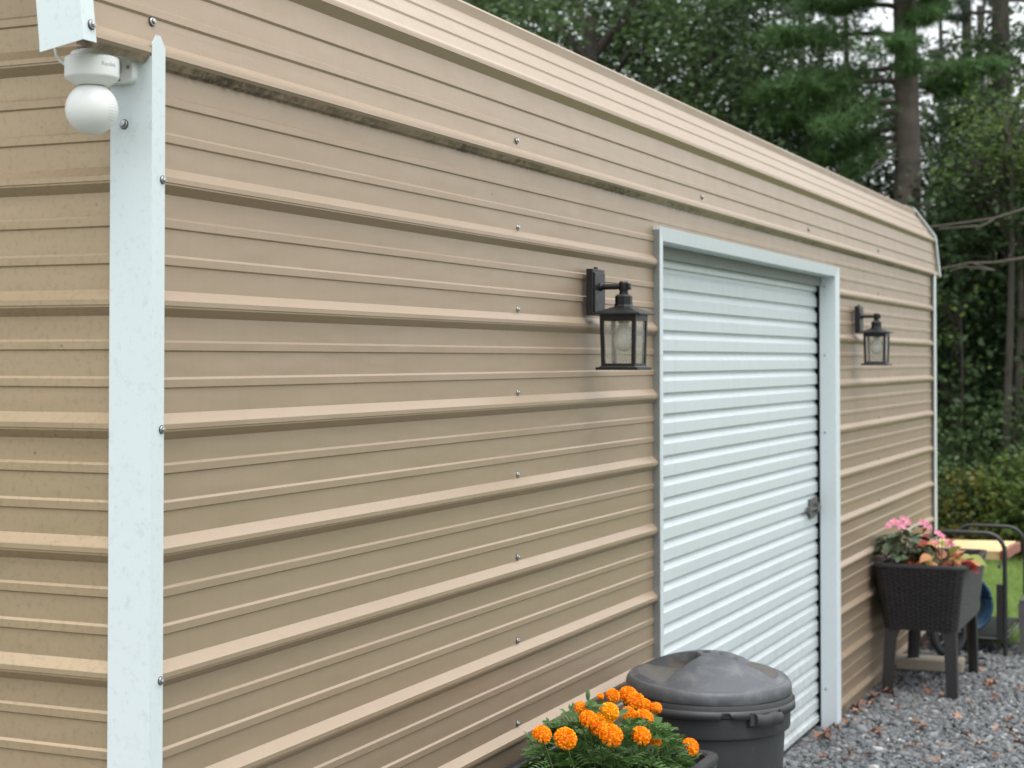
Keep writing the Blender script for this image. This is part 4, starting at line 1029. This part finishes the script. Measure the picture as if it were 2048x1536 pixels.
for (v, k, dep, L_, nt_, drp) in ((85, 1, -.25, 1.55, 330, .05), (150, 1, .3, 1.1, 160, .05), (175, 1, -.1, 1.55, 420, .10), (215, 1, .1, 1.45, 420, .16), (160, -1, -.2, .95, 300, -.05), (185, -1, .2, .7, 200, .0), (20, -1, .2, .5, 120, .1), (30, 1, -.3, 1.2, 260, .0), (-20, 1, .1, 1.8, 320, .05), (265, 1, .4, .8, 160, .4), (300, 1, -.4, .75, 120, .5), (-60, -1, .2, .9, 150, .1), (5, 1, -.9, 1.0, 200, .1), (150, .15, -1, .75, 150, .12), (60, -.1, -1, .8, 170, .1), (105, .3, -1, .9, 190, .15), (-10, .1, -1, .9, 220, .25), (15, -.35, -1, .8, 150, .1), (235, 1, -.6, 1.2, 220, .25), (285, 1, .2, 1.3, 220, .25)):
    limb(tk, zpix(v, DP), LR(k, dep), L_, drp, .40, nt_, T)
for k in range(40):
    a = rnd.random() * 6.28; z = rnd.uniform(6.3, 11); limb(tk, z, (math.cos(a), math.sin(a), .1), max(.5, (12.5 - z) * .32), .08, .35, 60, T)
for k in range(8):                                  # dead twigs
    a = rnd.random() * 6.28; z = rnd.uniform(2.0, 4.4); tk.tube([(0, 0, z), (.5 * math.cos(a), .5 * math.sin(a), z - .05), (.9 * math.cos(a + .2), .9 * math.sin(a + .2), z - .2)], [.018, .012, .004], 5)
tk.build('trunk', MAT['bark'], pine, True)
V, F = tufts(np.array(T), .135, 15); put('crown', np_mesh('crown', V, F, MAT['needle']), pine)

def conifer(u, d, label, hgt, tr, z0, mat, nl, spread_r, seed, tuft=70):
    global rng
    p = at(u, d); t = thing('pine_tree', label, 'tree', (p.x, p.y, -.03), 0, GW); r2 = random.Random(seed); T2 = []
    tkm = trunk_mesh([(.05 * math.sin(z * .6 + seed), .05 * math.cos(z * .5), z) for z in np.linspace(-.1, hgt, 12)], tr, tr * .3, 12)
    for k in range(nl):
        z = z0 + (hgt - z0) * (k + r2.random()) / nl; a = k * 2.4 + r2.random(); L_ = spread_r * (1 - .75 * (z - z0) / (hgt - z0)) * r2.uniform(.6, 1.1)
        limb(tkm, z, (math.cos(a), math.sin(a), 0), L_, .14, .38, tuft, T2, r=.025)
    tkm.build('trunk', MAT['bark_dark'], t, True)
    V, F = tufts(np.array(T2), .15, 12); put('crown', np_mesh('crown', V, F, MAT[mat]), t); return t
conifer(1600, 24, 'slim dark pine standing left of the thick pine trunk', 11, .10, 2.5, 'needle', 46, 1.9, 1, 60)
conifer(1995, 21, 'dark trunked pine at the right edge of the wood', 11, .15, 4.6, 'needle_dark', 30, 1.5, 2, 45)
conifer(1480, 23, 'dark pine above the middle of the shed roof', 12, .12, 4.2, 'needle_dark', 40, 2.0, 5, 60)
conifer(1930, 27, 'distant dark pine behind the thick pine trunk', 12, .13, 4.5, 'needle_dark', 26, 1.4, 9, 40)

def rel(u, v, d, base): p = at(u, d); return (p.x - base[0], p.y - base[1], zpix(v, d) + .03)
# broadleaf mass over the roof on the left
b1 = at_l(1180, 20)
broadleaf(b1, 'dense dark green broadleaf tree showing above the left of the roof', [((0, 0, 5.0), (2.7, 2.4, 2.4), 420, 60, .20)], 'lf_mid', .085, 6.0, .17, GW)
b2 = at_l(960, 23)
broadleaf(b2, 'broadleaf tree leftmost above the shed roof', [((0, 0, 6.5), (2.6, 2.6, 2.8), 300, 42, .22)], 'lf_dark', .09, 7, .18, GW)
b3 = at_l(1385, 21)
broadleaf(b3, 'dark broadleaf tree between the roof and the slim pine', [((0, 0, 4.4), (2.1, 2.0, 2.7), 380, 50, .19)], 'lf_dark', .085, 6.0, .15, GW)
b4 = at_l(1290, 29)
broadleaf(b4, 'tall mid green tree far behind the roof', [((0, 0, 6.6), (4.0, 3.0, 3.4), 480, 55, .26)], 'lf_mid', .11, 9, .2, GW)
b5 = at_l(1640, 27)
broadleaf(b5, 'thin leafed dark tree behind the slim pine', [((0, 0, 4.6), (2.4, 2.2, 2.6), 170, 30, .15)], 'lf_dark', .09, 7, .14, GW)
b9 = at_l(1560, 20)
broadleaf(b9, 'dark leafy sapling low behind the roof edge', [((0, 0, 3.2), (1.5, 1.4, 1.9), 200, 34, .18)], 'lf_dark', .08, 4, .08, GW)
b6 = at_l(2015, 17)
broadleaf(b6, 'lime green leafy tree reaching in from the right edge', [((.1, -.25, 4.0), (.85, .75, .55), 85, 30, .13), ((.0, .15, 3.6), (.5, .5, .35), 26, 20, .12)], 'lf_lime', .055, 4.4, .05, GW, lean=(0, 0))
b7 = at_l(1960, 30)
broadleaf(b7, 'far thin leaved tree seen between the pine trunks', [((0, 0, 6.0), (2.8, 2.6, 3.4), 95, 30, .15)], 'lf_dark', .09, 8, .15, GW)
broadleaf(at_l(2010, 21), 'mid green leafy tree filling in behind the lime one', [((0, 0, 4.6), (1.2, .9, 1.7), 190, 30, .19)], 'lf_mid', .085, 6.5, .10, GW)
broadleaf(at_l(1880, 25), 'leafy tree just right of the thick pine, thin enough to show the sky', [((0, 0, 4.6), (1.1, .9, 2.2), 80, 30, .12)], 'lf_dark', .085, 7, .08, GW)
broadleaf(at_l(1690, 22), 'mid green leafy tree left of the thick pine', [((0, 0, 4.4), (1.0, .9, 1.9), 150, 32, .14)], 'lf_dark', .085, 6.5, .09, GW)
# understory that closes the right hand side
for k, (u, d, zc, rx, rz, nc, mat, lab) in enumerate(((1900, 18.3, 2.1, 1.3, 1.6, 230, 'lf_dark', 'dark leafy shrub just beyond the far corner of the shed'), (1985, 19.0, 2.3, 1.4, 1.9, 260, 'lf_dark', 'dark leafy understory tree left of the right hand trunk'), (2060, 18.3, 2.4, 1.3, 2.1, 240, 'lf_dark', 'dark leafy understory tree at the right edge'), (1940, 22.5, 3.1, 2.0, 2.2, 300, 'lf_dark', 'tall dark thicket behind the leafy shrubs'), (2090, 22.5, 3.5, 1.8, 2.6, 280, 'lf_dark', 'dark thicket behind the right edge shrubs'))):
    broadleaf(at_l(u, d), lab, [((0, 0, zc), (rx, rx * .8, rz), nc, 40, .17)], mat, .085, zc + .6, .05, 'shrubs at the edge of the wood', name='tall_shrub')
broadleaf(at_l(1915, 17.2), 'sparse shrub with pale green leaves in the dark thicket', [((0, 0, 1.9), (.75, .5, 1.3), 26, 9, .12), ((.15, .1, 2.3), (.2, .2, .2), 4, 10, .08)], 'lf_lime', .075, 2.4, .03, 'shrubs at the edge of the wood', name='tall_shrub')
broadleaf(at_l(2032, 17.4), 'thin brown trunked tree standing in the shrubs by the right edge', [((0, 0, 3.3), (.9, .8, .8), 90, 26, .15)], 'lf_dark', .08, 3.4, .06, GW, bark='bark')
broadleaf(at_l(2062, 18.0), 'dark trunked tree at the right edge of the view', [((0, 0, 3.7), (1.0, .9, .9), 100, 26, .15)], 'lf_dark', .08, 4.0, .07, GW)
# bare branches reaching across the dark gap
t = thing('bare_branch_tree', 'leaning tree with bare grey branches reaching left past the far roof corner', 'tree', at_l(2140, 15.2), 0, GW); tb = at_l(2140, 15.2)
bm_ = trunk_mesh([(0, 0, z) for z in (-.1, 2, 4, 6)], .08, .04)
for path, r_ in ((((2140, 395), (2048, 432), (1990, 448), (1930, 455), (1860, 462)), .012), (((2140, 520), (2048, 525), (1990, 533), (1940, 533), (1875, 545)), .012), (((1950, 535), (1990, 548), (1930, 540), (1900, 548)), .008), (((1990, 450), (1965, 462), (1880, 466)), .008), (((2020, 523), (2030, 512), (2033, 498)), .010), (((1992, 533), (1993, 515)), .008)):
    bm_.tube([rel(u, v, 15.2 - .1 * i, tb) for i, (u, v) in enumerate(path)], [r_ * (1 - .12 * i) for i in range(len(path))], 6)
bm_.build('trunk', MAT['bark'], t, True)
# low bushes along the back of the lawn
for k, (u, d, rx, rz, mat, nc, lab) in enumerate(((1880, 16.3, .55, .50, 'lf_mid', 90, 'green bush just right of the far shed corner'), (1945, 16.0, .55, .42, 'lf_yellow', 70, 'bush with yellowing leaves at the back of the lawn'), (1990, 16.5, .60, .55, 'lf_mid', 110, 'dark green bush behind the yellowing one'), (2040, 16.0, .55, .50, 'lf_lime', 90, 'bright green bush at the right end of the row'), (1925, 17.0, .6, .75, 'lf_mid', 110, 'taller green bush set behind the row'), (2030, 17.1, .8, .85, 'lf_mid', 130, 'tall green bush behind the bright one'), (2110, 16.4, .7, .6, 'lf_lime', 90, 'bright green bush past the right edge of the lawn'))):
    broadleaf(at_l(u, d), lab, [((0, 0, rz * .85), (rx, rx * .7, rz), nc, 26, .10)], mat, .06, rz, .02, 'bushes along the back of the lawn', name='bush')
# wood beyond, one mass
Pn = np.concatenate([clump_points((x, y, z), (4, 3, 2.6), 70, 34, .40)[0] for x, y, z in [tuple(at(u, d)[:2]) + (z,) for u, d, z in ((900, 42, 3.4), (1100, 40, 3.2), (1300, 42, 3.2), (1500, 40, 2.6), (1700, 42, 2.3), (1850, 40, 2.2), (1980, 42, 2.3), (2120, 40, 3.0), (2260, 42, 3))]])
V, F = leaf_quads(Pn, .17); o = put('far_wood', np_mesh('far_wood', V, F, MAT['lf_dark'])); tag(o, 'dark distant wood closing the view behind the nearer trees', 'wood', kind='stuff')
